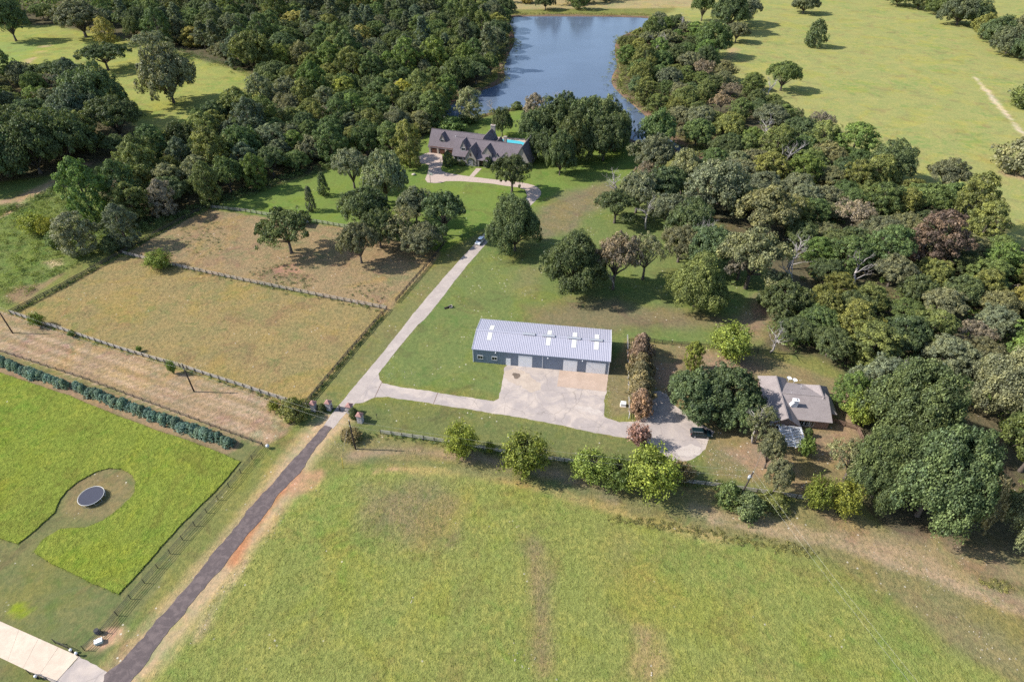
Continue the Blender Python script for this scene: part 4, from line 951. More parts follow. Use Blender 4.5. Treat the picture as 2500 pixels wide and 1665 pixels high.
mass('fence_weeds', 'weeds growing along the fence lines', pts_line([(840, 1075), (930, 1062), (1087, 1084), (1227, 1108), (1378, 1130), (1658, 1180), (1940, 1220)], 260, .45, 54) + pts_line([(30, 770), (300, 858), (595, 950), (745, 996)], 130, .4, 55)
     + pts_line([(300, 624), (446, 657), (600, 688), (790, 728), (940, 760)], 130, .5, 56) + pts_line([(745, 990), (850, 868), (935, 770)], 140, .4, 57) + pts_line([(27, 767), (150, 703), (297, 621), (405, 560), (503, 510)], 420, .6, 64), (.25, .7), (.25, .8), 40, .09, 'green', 47)
mass('paddock_weeds', 'pale weed tufts scattered in the upper paddock', pts_in([(430, 560), (530, 530), (560, 600), (470, 640)], 90, 58) + pts_in([(600, 660), (720, 640), (780, 690), (700, 720), (640, 700)], 160, 59) + pts_in([(860, 690), (960, 690), (930, 740), (840, 720)], 40, 60), (.3, .8), (.2, .6), 40, .09, 'pale', 48)
mass('verge_weeds', 'dry weed clumps in the ditch along the field edge', pts_line([(1500, 1268), (1600, 1278), (1720, 1298), (1800, 1318), (1900, 1335), (1990, 1352)], 240, .7, 61) + pts_in([(2380, 1420), (2430, 1410), (2480, 1430), (2450, 1450)], 40, 62), (.25, .6), (.12, .35), 40, .08, (0.185, 0.185, 0.07), 49)
far = [(rx, ry) for rx, ry in pts_in([(-300, 40), (60, 40), (400, 18), (1235, 18), (1235, -55), (-300, -55)], 420, 63)]
mass('distant_wood', 'distant wood along the top edge reading as one mass', far, (6, 10), (9, 15), 130, .9, 'green', 64)

# ================================================================== BUILDINGS
def roofing(name, col, col2, scale=1.0, rough=0.85):
    t = NT(name); c = t.coord()
    br = t.n('TexBrick'); t.l(c, br.inputs['Vector']); br.inputs['Scale'].default_value = 2.2 * scale
    br.inputs['Color1'].default_value = (*col, 1); br.inputs['Color2'].default_value = (*col2, 1); br.inputs['Mortar'].default_value = (*[v * .6 for v in col], 1)
    br.inputs['Mortar Size'].default_value = 0.03; br.inputs['Brick Width'].default_value = .9; br.inputs['Row Height'].default_value = .3
    n = t.noise(c, .5, 4, .6); n2 = t.noise(c, 5, 3)
    cc = t.scalecol(br.outputs['Color'], t.math('ADD', t.math('ADD', t.math('MULTIPLY', n, .4), t.math('MULTIPLY', n2, .5)), .55))
    return t.pbr(cc, rough, 0, .2, t.bump(n2, .4, .03))
M['shingle'] = roofing('slate_shingle', (0.150, 0.126, 0.140), (0.185, 0.158, 0.170))
M['shingle2'] = roofing('tan_shingle', (0.255, 0.22, 0.215), (0.29, 0.255, 0.245))
M['metal_roof'] = simple('galvalume_roof', (0.45, 0.44, 0.50), 0.42, 0.25, 0.4, var=0.16, scale=0.35)
M['metal_wall'] = simple('blue_steel_wall', (0.20, 0.245, 0.32), 0.45, 0.1, 0.4, var=0.15, scale=0.6)
M['brickwall'] = simple('buff_brick', (0.40, 0.34, 0.29), 0.9, var=0.5, scale=3, bump=.4)
M['brick2'] = simple('brown_brick', (0.25, 0.17, 0.14), 0.9, var=0.5, scale=3, bump=.4)

def gable(parent, u0, u1, v0, v1, ze, zr, axis='u', roof='shingle', wall='stone', over=.45, hip=(0, 0), th=.16, z0=-.05, rname='roof', wname='wall', trim=None, walls=True):
    """gabled or hipped block in the parent's frame"""
    if axis == 'v':
        sw = lambda p: (p[1], p[0], p[2]); a0, a1, b0, b1 = v0, v1, u0, u1
    else:
        sw = lambda p: p; a0, a1, b0, b1 = u0, u1, v0, v1
    bm = (b0 + b1) / 2; sl = (zr - ze) / (bm - b0); lo = ze - sl * over
    A0 = a0 - over * .8; A1 = a1 + over * .8; B0 = b0 - over; B1 = b1 + over
    r0 = A0 + (hip[0] if hip[0] else 0); r1 = A1 - (hip[1] if hip[1] else 0)
    mb = MB(); top = [(A0, B0, lo), (A1, B0, lo), (A1, B1, lo), (A0, B1, lo), (r0, bm, zr), (r1, bm, zr)]
    V = [sw(p) for p in top] + [sw((p[0], p[1], p[2] - th)) for p in top]
    F = [(0, 1, 5, 4), (2, 3, 4, 5), (6, 10, 11, 7), (8, 11, 10, 9), (0, 6, 7, 1), (2, 8, 9, 3)]
    F += [(3, 0, 4), (6, 9, 10)] if hip[0] else [(0, 4, 10, 6), (4, 3, 9, 10)]
    F += [(1, 2, 5), (7, 11, 8)] if hip[1] else [(1, 7, 11, 5), (5, 11, 8, 2)]
    if hip[0]: F.append((3, 9, 6, 0))
    if hip[1]: F.append((1, 7, 8, 2))
    if axis == 'v': F = [f[::-1] for f in F]
    ro = mb.add(V, F).build(rname, M[roof], parent)
    rc = MB(); q = [sw((r0, bm, zr + .03)), sw((r1, bm, zr + .03))]; rc.bar(q[0], q[1], .28, .07); rc.build('ridge_cap', M[roof], ro)
    if walls:
        w = MB(); g0 = 0 if hip[0] else 1; g1 = 0 if hip[1] else 1; d = .10
        prof = lambda a, g: [(a, b0, z0), (a, b1, z0), (a, b1, ze - d), (a, bm, (zr if g else ze) - d - .05), (a, b0, ze - d)]
        V = [sw(p) for p in prof(a0, g0)] + [sw(p) for p in prof(a1, g1)]
        F = [(0, 1, 2, 3, 4), (9, 8, 7, 6, 5), (0, 5, 6, 1), (1, 6, 7, 2), (2, 7, 8, 3), (3, 8, 9, 4), (4, 9, 5, 0)]
        if axis == 'v': F = [f[::-1] for f in F]
        w.add(V, F).build(wname, M[wall], parent)
    return ro
def window(parent, x, z, w, h, y, face=(0, -1), name='window', panes=2, mat='trim'):
    """window on a wall facing +-v (face=(0,s)) or +-u (face=(s,0))"""
    f = MB(); g = MB()
    def bx(mb, a0, a1, d0, d1, z0, z1):
        if face[0] == 0:
            s = face[1]; mb.box(a0, a1, min(y + s * d0, y + s * d1), max(y + s * d0, y + s * d1), z0, z1)
        else:
            s = face[0]; mb.box(min(y + s * d0, y + s * d1), max(y + s * d0, y + s * d1), a0, a1, z0, z1)
    t = .09
    bx(f, x - w / 2 - t, x - w / 2, -.02, .07, z - t, z + h + t); bx(f, x + w / 2, x + w / 2 + t, -.02, .07, z - t, z + h + t)
    bx(f, x - w / 2, x + w / 2, -.02, .07, z - t, z); bx(f, x - w / 2, x + w / 2, -.02, .07, z + h, z + h + t)
    for k in range(1, panes): xx = x - w / 2 + w * k / panes; bx(f, xx - .03, xx + .03, -.02, .06, z, z + h)
    o = f.build(name, M[mat], parent); bx(g, x - w / 2, x + w / 2, -.02, .03, z, z + h); g.build('pane', M['glass'], o); return o

# ---- metal workshop
O = G(1156, 883.5); E1 = G(1484, 914.3); ang = math.atan2(E1[1] - O[1], E1[0] - O[0]); LB = math.hypot(E1[0] - O[0], E1[1] - O[1]); DB = 12.9; ZE, ZR = 4.35, 5.55
barn = thing('metal_workshop', 'long blue-grey metal workshop with pale ribbed roof and three white roll-up doors', 'workshop', (O[0], O[1], 0), ang)
openings = [(8.62, 9.70, 0, 2.15), (11.85, 15.25, 0, 3.55), (23.35, 26.70, 0, 3.45), (29.15, 33.85, 0, 3.45)]
w = MB(); w.box(.02, LB - .02, .12, DB - .12, -.05, ZE - .12); w.build('inner_wall', M['metal_wall'], barn)
def ribbed(a0, a1, z0, z1, y, s):
    mb = MB(); mb.box(a0, a1, min(y, y + s * .05), max(y, y + s * .05), z0, z1); n = max(1, int((a1 - a0) / .305))
    for i in range(n + 1):
        x = a0 + .03 + (a1 - a0 - .06) * i / n; mb.box(x - .05, x + .05, min(y + s * .05, y + s * .11), max(y + s * .05, y + s * .11), z0 + .02, z1 - .02)
    return mb
xs_ = [0.0] + [v for o_ in openings for v in (o_[0] - .1, o_[1] + .1)] + [LB]
for i in range(0, len(xs_), 2): ribbed(xs_[i], xs_[i + 1], -.03, ZE - .2, .12, -1).build('wall_panel', M['metal_wall'], barn)
for o_ in openings: ribbed(o_[0] - .1, o_[1] + .1, o_[3] + .1, ZE - .2, .12, -1).build('wall_panel', M['metal_wall'], barn)
ribbed(0, LB, -.03, ZE - .2, DB - .12, 1).build('wall_panel', M['metal_wall'], barn)
for xx, s in ((0.02, -1), (LB - .02, 1)):
    g = MB(); g.add([(xx + s * .03, .1, -.03), (xx + s * .03, DB - .1, -.03), (xx + s * .03, DB - .1, ZE - .1), (xx + s * .03, DB / 2, ZR - .1), (xx + s * .03, .1, ZE - .1)], [(0, 1, 2, 3, 4) if s > 0 else (4, 3, 2, 1, 0)])
    for i in range(40): yy = .25 + i * (DB - .5) / 39; zz = ZE + (ZR - ZE) * (1 - abs(yy - DB / 2) / (DB / 2)) - .15; g.box(min(xx + s * .03, xx + s * .08), max(xx + s * .03, xx + s * .08), yy - .035, yy + .035, 0, zz)
    g.build('end_wall', M['metal_wall'], barn)
npan = 38; pw = (LB + .5) / npan; sl = math.atan2(ZR - ZE, DB / 2); SL = (DB / 2 + .10) / math.cos(sl)
pm = MB(); pm.box(0, pw - .012, 0, SL, 0, .03)
for i in range(2): x = pw * (i + .5) / 2; pm.add([(x - .09, 0, .03), (x - .05, 0, .095), (x + .05, 0, .095), (x + .09, 0, .03), (x - .09, SL, .03), (x - .05, SL, .095), (x + .05, SL, .095), (x + .09, SL, .03)], [(0, 4, 5, 1), (1, 5, 6, 2), (2, 6, 7, 3), (0, 1, 2, 3), (7, 6, 5, 4)])
pmesh = pm.mesh('roof_panel', M['metal_roof'])
zl = ZE - .10 * math.tan(sl)
for i in range(npan):
    p = link('roof_panel', pmesh, barn); p.location = (-.25 + i * pw, -.10, zl); p.rotation_euler = (sl, 0, 0)
    p = link('roof_panel', pmesh, barn); p.location = (-.25 + (i + 1) * pw, DB + .10, zl); p.rotation_euler = (sl, 0, math.pi)
MB().box(-.25, LB + .25, DB / 2 - .2, DB / 2 + .2, ZR + .02, ZR + .11).build('ridge_cap', M['metal_roof'], barn)
for x, dy in ((3.6, 1), (18.9, 1), (25.5, 1), (31.2, 1)):
    for s, a, b in ((-1, .55, 3.1), (1, .55, 3.1)):
        mb = MB(); ya = DB / 2 + s * a; yb = DB / 2 + s * b; za = ZR - a * math.tan(sl) + .115; zb = ZR - b * math.tan(sl) + .115
        mb.add([(x - .55, ya, za), (x + .55, ya, za), (x + .55, yb, zb), (x - .55, yb, zb), (x - .55, ya, za - .05), (x + .55, ya, za - .05), (x + .55, yb, zb - .05), (x - .55, yb, zb - .05)],
               [(0, 1, 2, 3) if s < 0 else (3, 2, 1, 0), (0, 4, 5, 1), (1, 5, 6, 2), (2, 6, 7, 3), (3, 7, 4, 0)]); mb.build('skylight', M['skylight'], barn)
for a, b in ((12.0, 15.3), (17.1, 20.4), (23.8, 27.1), (29.4, 32.7)):
    mb = MB(); mb.box(a, b, DB / 2 - .32, DB / 2 + .32, ZR + .08, ZR + .22); mb.add([(a, DB / 2 - .42, ZR + .22), (b, DB / 2 - .42, ZR + .22), (b, DB / 2, ZR + .42), (a, DB / 2, ZR + .42), (b, DB / 2 + .42, ZR + .22), (a, DB / 2 + .42, ZR + .22)], [(0, 1, 2, 3), (3, 2, 4, 5), (0, 3, 5), (1, 4, 2), (0, 5, 4, 1)])
    v = mb.build('ridge_vent', M['galv'], barn); MB().box(b + .003, b + .05, DB / 2 - .34, DB / 2 + .34, ZR + .06, ZR + .36).build('vent_end', M['dark'], v)
for k, o_ in enumerate(openings):
    d = MB(); 
    if k == 0: d.box(o_[0], o_[1], -.02, .10, 0, o_[3])
    else:
        n = 9
        for i in range(n): d.box(o_[0], o_[1], -.03, .08, o_[3] * i / n + .01, o_[3] * (i + 1) / n - .012); d.box(o_[0], o_[1], -.015, .06, o_[3] * i / n - .012, o_[3] * i / n + .01)
    dd = d.build('door' if k == 0 else 'roll_up_door', M['white_paint'], barn)
    f = MB(); f.box(o_[0] - .1, o_[0], -.01, .12, 0, o_[3]); f.box(o_[1], o_[1] + .1, -.01, .12, 0, o_[3]); f.box(o_[0] - .1, o_[1] + .1, -.01, .12, o_[3], o_[3] + .1); f.build('door_frame', M['trim'], dd)
    if k == 0: MB().ball((o_[1] - .12, -.02, 1.0), .05).build('door_knob', M['galv'], dd)
for x in (1.85, 5.55): window(barn, x, 1.35, 1.25, 1.0, .0)
for x, y in ((-.02, .04), (LB + .02, .04), (-.02, DB - .04), (LB + .02, DB - .04)): MB().box(x - .09, x + .09, y - .09, y + .09, -.03, ZE - .12).build('corner_trim', M['trim'], barn)
MB().box(17.9, 18.02, -.07, .02, 0, ZE - .3).build('downspout', M['trim'], barn)
MB().box(-.25, LB + .25, -.16, -.102, zl - .06, zl + .04).build('gutter', M['metal_wall'], barn)
for s, x in ((-1, -.30), (1, LB + .25)):
    mb = MB(); mb.bar((x + .02, -.10, zl + .03), (x + .02, DB / 2, ZR + .06), .06, .22); mb.bar((x + .02, DB / 2, ZR + .06), (x + .02, DB + .10, zl + .03), .06, .22); mb.build('rake_trim', M['trim'], barn)
for x, z in ((5.9, 3.95), (19.3, 3.75), (28.0, 3.9)): MB().box(x - .12, x + .12, -.22, .02, z - .1, z + .14).ball((x, -.24, z - .05), .12, 8, 5).build('wall_light', M['white_paint'], barn)

# ---- mansion by the pond
man = thing('mansion', 'large stone house with steep slate roofs, dormers and two chimneys by the pond', 'house', (-36.5, 261.5, 0), R_(-17.5))
gable(man, .4, 25.5, .4, 10.4, 3.1, 8.75, 'u')
gable(man, 13.8, 42.3, -5.4, 5.2, 3.1, 8.6, 'u')
gable(man, 40.4, 46.6, -3.4, 9.5, 3.2, 8.9, 'v')
gable(man, 20.3, 25.2, -7.9, -.5, 3.4, 7.7, 'v', over=.3)
gable(man, 22.5, 28.5, 2, 13.0, 3.1, 9.4, 'v'); gable(man, 28.2, 31.2, 6, 11.5, 3.0, 6.4, 'v')
gable(man, 27.0, 31.0, -5.2, -1.0, 5.2, 8.0, 'v', over=.25, z0=3.0)
en = MB(); en.add([(25.3, -8.0, 3.0), (30.2, -8.0, 3.0), (30.2, -4.6, 4.9), (25.3, -4.6, 4.9), (25.3, -8.0, 2.85), (30.2, -8.0, 2.85), (30.2, -4.6, 4.75), (25.3, -4.6, 4.75)], [(0, 1, 2, 3), (7, 6, 5, 4), (0, 4, 5, 1), (1, 5, 6, 2), (3, 7, 4, 0)]); en.build('porch_roof', M['shingle'], man)
for x in (25.6, 28.4): MB().box(x, x + 1.5 if x > 26 else x + .7, -7.7, -5.4, -.05, 2.9).build('porch_wall', M['stone'], man)
d = MB().box(26.5, 28.2, -6.2, -6.1, 0, 2.5).build('front_door', M['brownwood'], man); MB().ball((28.0, -6.25, 1.1), .07).build('door_handle', M['galv'], d)
for k in range(3):
    x = 1.0 + k * 3.75
    d = MB().box(x + .6, x + 3.6, .22, .36, 0, 2.5)
    for j in range(4): d.box(x + .66, x + 3.54, .18, .22, .06 + j * .62, .06 + j * .62 + .5)
    d.build('garage_door', M['brownwood'], man)
for k in range(4): MB().box(.45 + k * 3.75, 1.2 + k * 3.75, .0, .4, -.05, 2.75).build('pier', M['brickwall'], man)
MB().box(.4, 12.5, .05, .42, 2.5, 2.98).build('lintel', M['brownwood'], man)
def dormer(u, v, zf, w=2.0, hw=1.3, hr=1.7, depth=4.2):
    gable(man, u - w / 2, u + w / 2, v, v + depth, zf + hw, zf + hw + hr, 'v', over=.22, z0=zf - .6, rname='dormer_roof', wname='dormer_wall')
    window(man, u, zf + .12, w * .62, hw * .8, v, (0, -1), 'dormer_window')
dormer(6.2, 1.9, 4.6, 2.3, 1.3, 2.5, 4.6); dormer(18.1, -4.0, 4.5, 2.5, 1.5, 2.8, 4.8)
for u in (33.0, 35.8): dormer(u, -4.6, 3.7, 1.1, .9, .5, 2.2)
for u, v, zt, w_ in ((26.0, 11.8, 10.6, 1.9), (35.0, 1.2, 10.4, 1.15)):
    c = MB().box(u - w_ / 2, u + w_ / 2, v - .5, v + .5, 0 if v > 5 else 5, zt).build('chimney', M['stone'], man); MB().box(u - w_ / 2 - .12, u + w_ / 2 + .12, v - .62, v + .62, zt, zt + .22).build('chimney_cap', M['brickwall'], c)
    for q in (-.3, .3): MB().tube([(u + q, v, zt + .22), (u + q, v, zt + .6)], .14, 8).build('flue', M['redtile'], c)
# arched front window with ivy, side windows
aw = MB(); aw.add([(22.75 + 1.15 * math.cos(a), -7.93, 2.0 + 1.1 * math.sin(a)) for a in np.linspace(0, math.pi, 11)] + [(21.6, -7.93, .45), (23.9, -7.93, .45)], [tuple(range(12, 10, -1)) + tuple(range(10, -1, -1))])
awo = aw.build('arched_window', M['glass'], man)
mm = MB()
for q in (-.77, -.38, 0, .38, .77): mm.box(22.75 + q - .03, 22.75 + q + .03, -7.99, -7.94, .45, 2.0 + math.sqrt(max(0, 1.1 - q * q)))
for z in (.45, .95, 1.5, 2.0, 2.5): mm.box(21.6, 23.9, -7.985, -7.945, z - .03, z + .03)
mm.build('muntins', M['trim'], awo)
window(man, 22.75, 4.4, .5, .9, -7.9, (0, -1), 'gable_vent', 1, 'brownwood')
for x in (15.2, 17.3, 19.2): window(man, x, .9, 1.2, 1.4, -5.4)
for x in (32.5, 35.2, 38.0, 40.0): window(man, x, .9, 1.2, 1.4, -5.4)
for y in (-1.5, 1.5, 5.5): window(man, y, .9, 1.1, 1.4, 46.6, (1, 0))
rngv = np.random.default_rng(5); aa = rngv.uniform(-.35, math.pi + .35, 260); P = np.stack([22.75 + 1.45 * np.cos(aa) + rngv.normal(size=260) * .13, -8.05 + rngv.normal(size=260) * .07, np.maximum(.2, 1.95 + 1.45 * np.sin(aa) - np.where(np.sin(aa) < 0, 1.0, 0) * rngv.random(260))], 1)
iv = link('ivy', leaf_mesh('ivy', P, rdir(rngv, 260) + np.array([0, -1, .3]), np.full(260, .16), rngv.random(260), rngv), man); iv.color = (*PAL['dark'], 1)
MB().tube([(12.0, 3.2, 6.6), (12.0, 3.2, 7.6)], .12, 8).build('vent_pipe', M['galv'], man)

# ---- small brick house on the right
sh = thing('brick_house', 'low brick house with grey-brown hipped roof and white chimney beside the great oaks', 'house', (61.0, 96.0, 0), R_(-8))
gable(sh, -2.2, 3.6, 1.6, 17.3, 2.75, 4.75, 'v', 'shingle2', 'brick2', .5, (0, 2.2))
gable(sh, 1.0, 11.0, 3.8, 15.4, 2.78, 4.70, 'u', 'shingle2', 'brick2', .5)
gable(sh, 7.6, 12.8, 6.9, 15.7, 2.72, 4.78, 'v', 'shingle2', 'brick2', .5, (2.6, 2.6))
c = MB().box(2.7, 3.9, 6.2, 7.0, 2.8, 5.5); c.add([(2.35, 6.1, 3.9), (3.0, 6.1, 5.2), (3.0, 7.1, 5.2), (2.35, 7.1, 3.9)], [(0, 1, 2, 3)]); co = c.build('chimney', M['white_paint'], sh); MB().box(2.6, 4.0, 6.1, 7.1, 5.5, 5.65).build('chimney_cap', M['white_paint'], co); MB().tube([(3.5, 6.6, 5.65), (3.5, 6.6, 5.85)], .16, 8).build('flue', M['dark'], co)
for x, n in ((5.0, 2), (6.3, 2), (7.2, 2)): window(sh, x, .5, 1.0, 1.8, 3.8, (0, -1), 'window', n)
window(sh, -.2, .9, 1.6, 1.3, 1.6, (0, -1), 'window', 3); window(sh, 2.2, .1, .95, 2.1, 1.6, (0, -1), 'glass_door', 1)
for v in (5.5, 9, 13): window(sh, v, .9, 1.3, 1.2, -2.2, (-1, 0))
MB().box(-2.75, 4.15, 1.02, 1.10, 2.30, 2.48).build('fascia', M['white_paint'], sh); MB().box(.5, 8.2, 3.22, 3.30, 2.44, 2.58).build('fascia', M['wood_brown'], sh)
for x, y in ((6.1, 12.9), (3.3, 10.2), (10.2, 12.4)): MB().tube([(x, y, 3.2), (x, y, 4.6)], .07, 6).build('vent_pipe', M['galv'], sh)
# pergola
pg = thing('pergola', 'white slatted pergola in front of the brick house', 'pergola', (61.0, 96.0, 0), R_(-8))
for i in range(13): MB().box(-1.0, 4.1, .5 - i * .47 - .06, .5 - i * .47 + .06, 2.50, 2.66).build('slat', M['white_paint'], pg)
for x in (-.7, 1.6, 3.9): MB().box(x - .09, x + .09, -5.4, .75, 2.28, 2.495).build('beam', M['white_paint'], pg)
for x in (-.7, 3.9):
    for y in (-5.2, .3): MB().box(x - .1, x + .1, y - .1, y + .1, -.05, 2.275).build('post', M['white_paint'], pg)
# two dishes on poles behind the roof notch
def local(o, x, y): c, s = math.cos(o.rotation_euler.z), math.sin(o.rotation_euler.z); return (o.location.x + x * c - y * s, o.location.y + x * s + y * c)
for (x, y, L_) in ((4.3, 16.5, 'round white dish behind the brick house, left of two'), (5.5, 16.0, 'round white dish behind the brick house, right of two')):
    p = local(sh, x, y); t = thing('satellite_dish', L_, 'dish', (p[0], p[1], 0), 0, None)
    MB().tube([(0, 0, -.1), (0, 0, 3.4)], .06, 6).build('mast', M['galv'], t)
    mb = MB(); V = []; F = []
    for j in range(4):
        for i in range(16): a = i * math.pi / 8; V.append((.58 * j / 3 * math.cos(a), .58 * j / 3 * math.sin(a), 3.4 + .22 * (j / 3) ** 2))
    for j in range(3):
        for i in range(16): F.append((j * 16 + i, j * 16 + (i + 1) % 16, (j + 1) * 16 + (i + 1) % 16, (j + 1) * 16 + i))
    mb.add(V, F, True).build('reflector', M['white_paint'], t); MB().tube([(.6, 0, 3.55), (.1, 0, 4.0)], .03, 4).build('feed_arm', M['galv'], t)

# ---- loafing shed behind the paddock oak
p = G(730, 548); ls = thing('loafing_shed', 'small shed with pale tin roof half hidden behind the paddock oak', 'shed', (p[0], p[1], 0), R_(-12))
for x in (-3, 0, 3):
    for y in (-1.8, 1.8): MB().box(x - .1, x + .1, y - .1, y + .1, -.05, 2.5 + (.25 if y < 0 else -.25)).build('post', M['wood_dark'], ls)
MB().box(-3.1, 3.1, 1.9, 1.98, 0, 2.2).build('back_wall', M['tin'], ls)
r = MB(); r.add([(-3.6, -2.4, 2.9), (3.6, -2.4, 2.9), (3.6, 2.4, 2.35), (-3.6, 2.4, 2.35), (-3.6, -2.4, 2.82), (3.6, -2.4, 2.82), (3.6, 2.4, 2.27), (-3.6, 2.4, 2.27)], [(0, 1, 2, 3), (7, 6, 5, 4), (0, 4, 5, 1), (1, 5, 6, 2), (2, 6, 7, 3), (3, 7, 4, 0)])
ro = r.build('roof', M['tin'], ls)
for i in range(13): MB().bar((-3.6 + i * .6, -2.42, 2.93), (-3.6 + i * .6, 2.42, 2.38), .06, .05).build('roof_rib', M['tin'], ro)

# ================================================================== FENCES
def unit_box(mat): return MB().box(-.5, .5, -.5, .5, 0, 1).mesh('post', mat)
PM = {}
def fence(label, pts_px, rails=(.45, .85, 1.25), h=1.4, step=2.4, pm='wood_dark', rm='wood_dark', pw=.13, rh=.14, rt=.04, group='rail fences', seed=1, name='rail_fence', cat='fence', sag=0.03, side=1):
    rng = random.Random(seed); P = GP(pts_px); t = thing(name, label, cat, (P[0][0], P[0][1], 0), 0, group)
    for k in (pm, rm):
        if k not in PM: PM[k] = (MB().box(-.5, .5, -.5, .5, 0, 1).mesh('post', M[k]), MB().box(0, 1, -.5, .5, -.5, .5).mesh('rail', M[k]))
    for i in range(len(P) - 1):
        a, b = P[i], P[i + 1]; L = math.hypot(b[0] - a[0], b[1] - a[1]); n = max(1, round(L / step)); an = math.atan2(b[1] - a[1], b[0] - a[0])
        for j in range(n + (1 if i == len(P) - 2 else 0)):
            x = a[0] + (b[0] - a[0]) * j / n - P[0][0]; y = a[1] + (b[1] - a[1]) * j / n - P[0][1]
            o = link('post', PM[pm][0], t); o.location = (x, y, -.05); o.scale = (pw, pw, h + .05 + rng.uniform(-.04, .06)); o.rotation_euler = (rng.uniform(-.03, .03), rng.uniform(-.03, .03), an)
            if j < n:
                for z in rails:
                    dz = rng.uniform(-sag, sag); o = link('rail', PM[rm][1], t)
                    off = side * (pw / 2 + rt / 2 + .002); o.location = (x - math.sin(an) * off, y + math.cos(an) * off, z + dz)
                    o.scale = (L / n - .01, rt, rh); o.rotation_euler = (0, -rng.uniform(-sag, sag) / 2.4 * 1.2, an)
    return t
fence('weathered pale rail fence along the front of the lower paddock', [(27, 767), (128, 800), (297, 856), (458, 903), (595, 947), (700, 981), (752, 996)], pm='wood_dark', rm='wood_pale', seed=2, rt=.07, rh=.15)
fence('dark rail fence down the left side of both paddocks', [(27, 767), (150, 703), (297, 621), (405, 560), (503, 510)], seed=3, rt=.07, rh=.18)
fence('weathered rail fence between the two paddocks', [(300, 622), (446, 656), (595, 688), (700, 709), (790, 727), (945, 757)], pm='wood_dark', rm='wood_pale', seed=4, rt=.06)
fence('rail fence along the far side of the upper paddock below the bright lawn', [(505, 508), (600, 519), (653, 528), (760, 543), (856, 559), (960, 585)], pm='wood_dark', rm='wood_pale', seed=5, rt=.06)
fence('dark rail fence beside the drive along the lower paddock', [(748, 988), (850, 866), (934, 770)], seed=6, rt=.07, rh=.17)
fence('dark rail fence beside the drive along the upper paddock', [(967, 739), (1064, 626), (1090, 592)], seed=7, rt=.07, rh=.17)
fence('short dark gate panel at the corner where the paddocks meet the drive', [(945, 757), (936, 770)], seed=8, step=2.6)
fence('pale topped rail fence along the verge between gate and leaning pole', [(930, 1060), (1087, 1082), (1227, 1107), (1378, 1129), (1658, 1179), (1753, 1190), (1878, 1208), (2010, 1228)], pm='wood_dark', rm='wood_pale', seed=9, rt=.07)
fence('short rail fence stub beside the middle power pole', [(835, 1077), (838, 1060), (870, 1058)], seed=10)
fence('dark rail fence across the back of the small house yard', [(1560, 832), (1616, 840), (1735, 851), (1850, 862)], seed=11, group=None)
fence('white rail fence beside the red-tipped hedge', [(1531, 827), (1535, 1022)], pm='white_paint', rm='wood_pale', seed=12, rt=.05, rh=.12, group=None)
fence('brown board fence at the right side of the small house yard', [(2030, 1032), (2090, 1050), (2128, 1132), (2140, 1180)], rails=(.3, .65, 1.0, 1.35), h=1.55, pm='wood_brown', rm='wood_brown', rh=.22, seed=13, group=None)
M['wire'] = M['black_metal']
fence('thin black wire fence between the uncut lawn and the asphalt road', [(642, 1090), (560, 1190), (446, 1318), (320, 1462), (252, 1545), (207, 1588)], rails=(.3, .7, 1.1, 1.42), h=1.5, step=3.4, pm='black_metal', rm='black_metal', pw=.09, rh=.05, rt=.05, seed=14, name='wire_fence', group=None)
fence('thin dark wire fence behind the cypress hedge', [(-30, 848), (0, 859), (202, 925), (416, 1004), (642, 1088)], rails=(.3, .7, 1.1), h=1.3, step=3.0, pm='wood_dark', rm='black_metal', pw=.09, rh=.05, rt=.05, seed=15, name='wire_fence', group=None)

# ================================================================== GATES
M['pillar_stone'] = simple('pale_pillar_stone', (0.40, 0.37, 0.37), .9, var=.8, scale=4, bump=.6)
pil = [(768, 1001, 'far left'), (805, 999, 'inner left'), (856, 1007, 'inner right'), (881, 1030, 'far right')]
pp = [G(a, b) for a, b, _ in pil]
for (x, y), (_, _, nm) in zip(pp, pil):
    t = thing('gate_pillar', 'stone gate pillar with red tile cap, %s of the four' % nm, 'pillar', (x, y, 0), R_(-14), 'stone gate pillars'); t.scale = (1.15, 1.15, 1.15)
    mb = MB()
    rr = random.Random(x)
    for k in range(7):
        for (dx, dy, sx, sy) in ((-.33, 0, .34, .98), (.33, 0, .34, .98), (0, 0, .30, 1.0)):
            e = rr.uniform(0, .035); mb.box(dx - sx / 2 - (e if dx < 0 else 0) + .005, dx + sx / 2 + (e if dx > 0 else 0) - .005, dy - sy / 2 - e, dy + sy / 2 + e, k * .29 - .05, k * .29 + .235)
    mb.build('shaft', M['pillar_stone'], t)
    MB().box(-.62, .62, -.62, .62, 1.98, 2.10).build('cornice', M['redtile'], t)
    MB().add([(-.66, -.66, 2.10), (.66, -.66, 2.10), (.66, .66, 2.10), (-.66, .66, 2.10), (0, 0, 2.62)], [(0, 1, 4), (1, 2, 4), (2, 3, 4), (3, 0, 4), (3, 2, 1, 0)]).build('cap', M['redtile'], t)
def gate_leaf(label, a, b, h, mat='black_metal', bars=9, group=None):
    t = thing('gate_leaf', label, 'gate', (a[0], a[1], 0), math.atan2(b[1] - a[1], b[0] - a[0]), group); L = math.hypot(b[0] - a[0], b[1] - a[1])
    f = MB(); f.box(0, .09, -.04, .04, .1, h); f.box(L - .12, L, -.05, .05, .02, h + .35); f.box(.09, L - .12, -.03, .03, .15, .23); f.box(.09, L - .12, -.03, .03, h - .1, h - .02); f.build('frame', M[mat], t)
    for i in range(bars): x = .09 + (L - .21) * (i + .5) / bars; MB().box(x - .014, x + .014, -.014, .014, .23, h - .1).build('bar', M[mat], t)
a, b = pp[1], pp[2]; mid = ((a[0] + b[0]) / 2, (a[1] + b[1]) / 2)
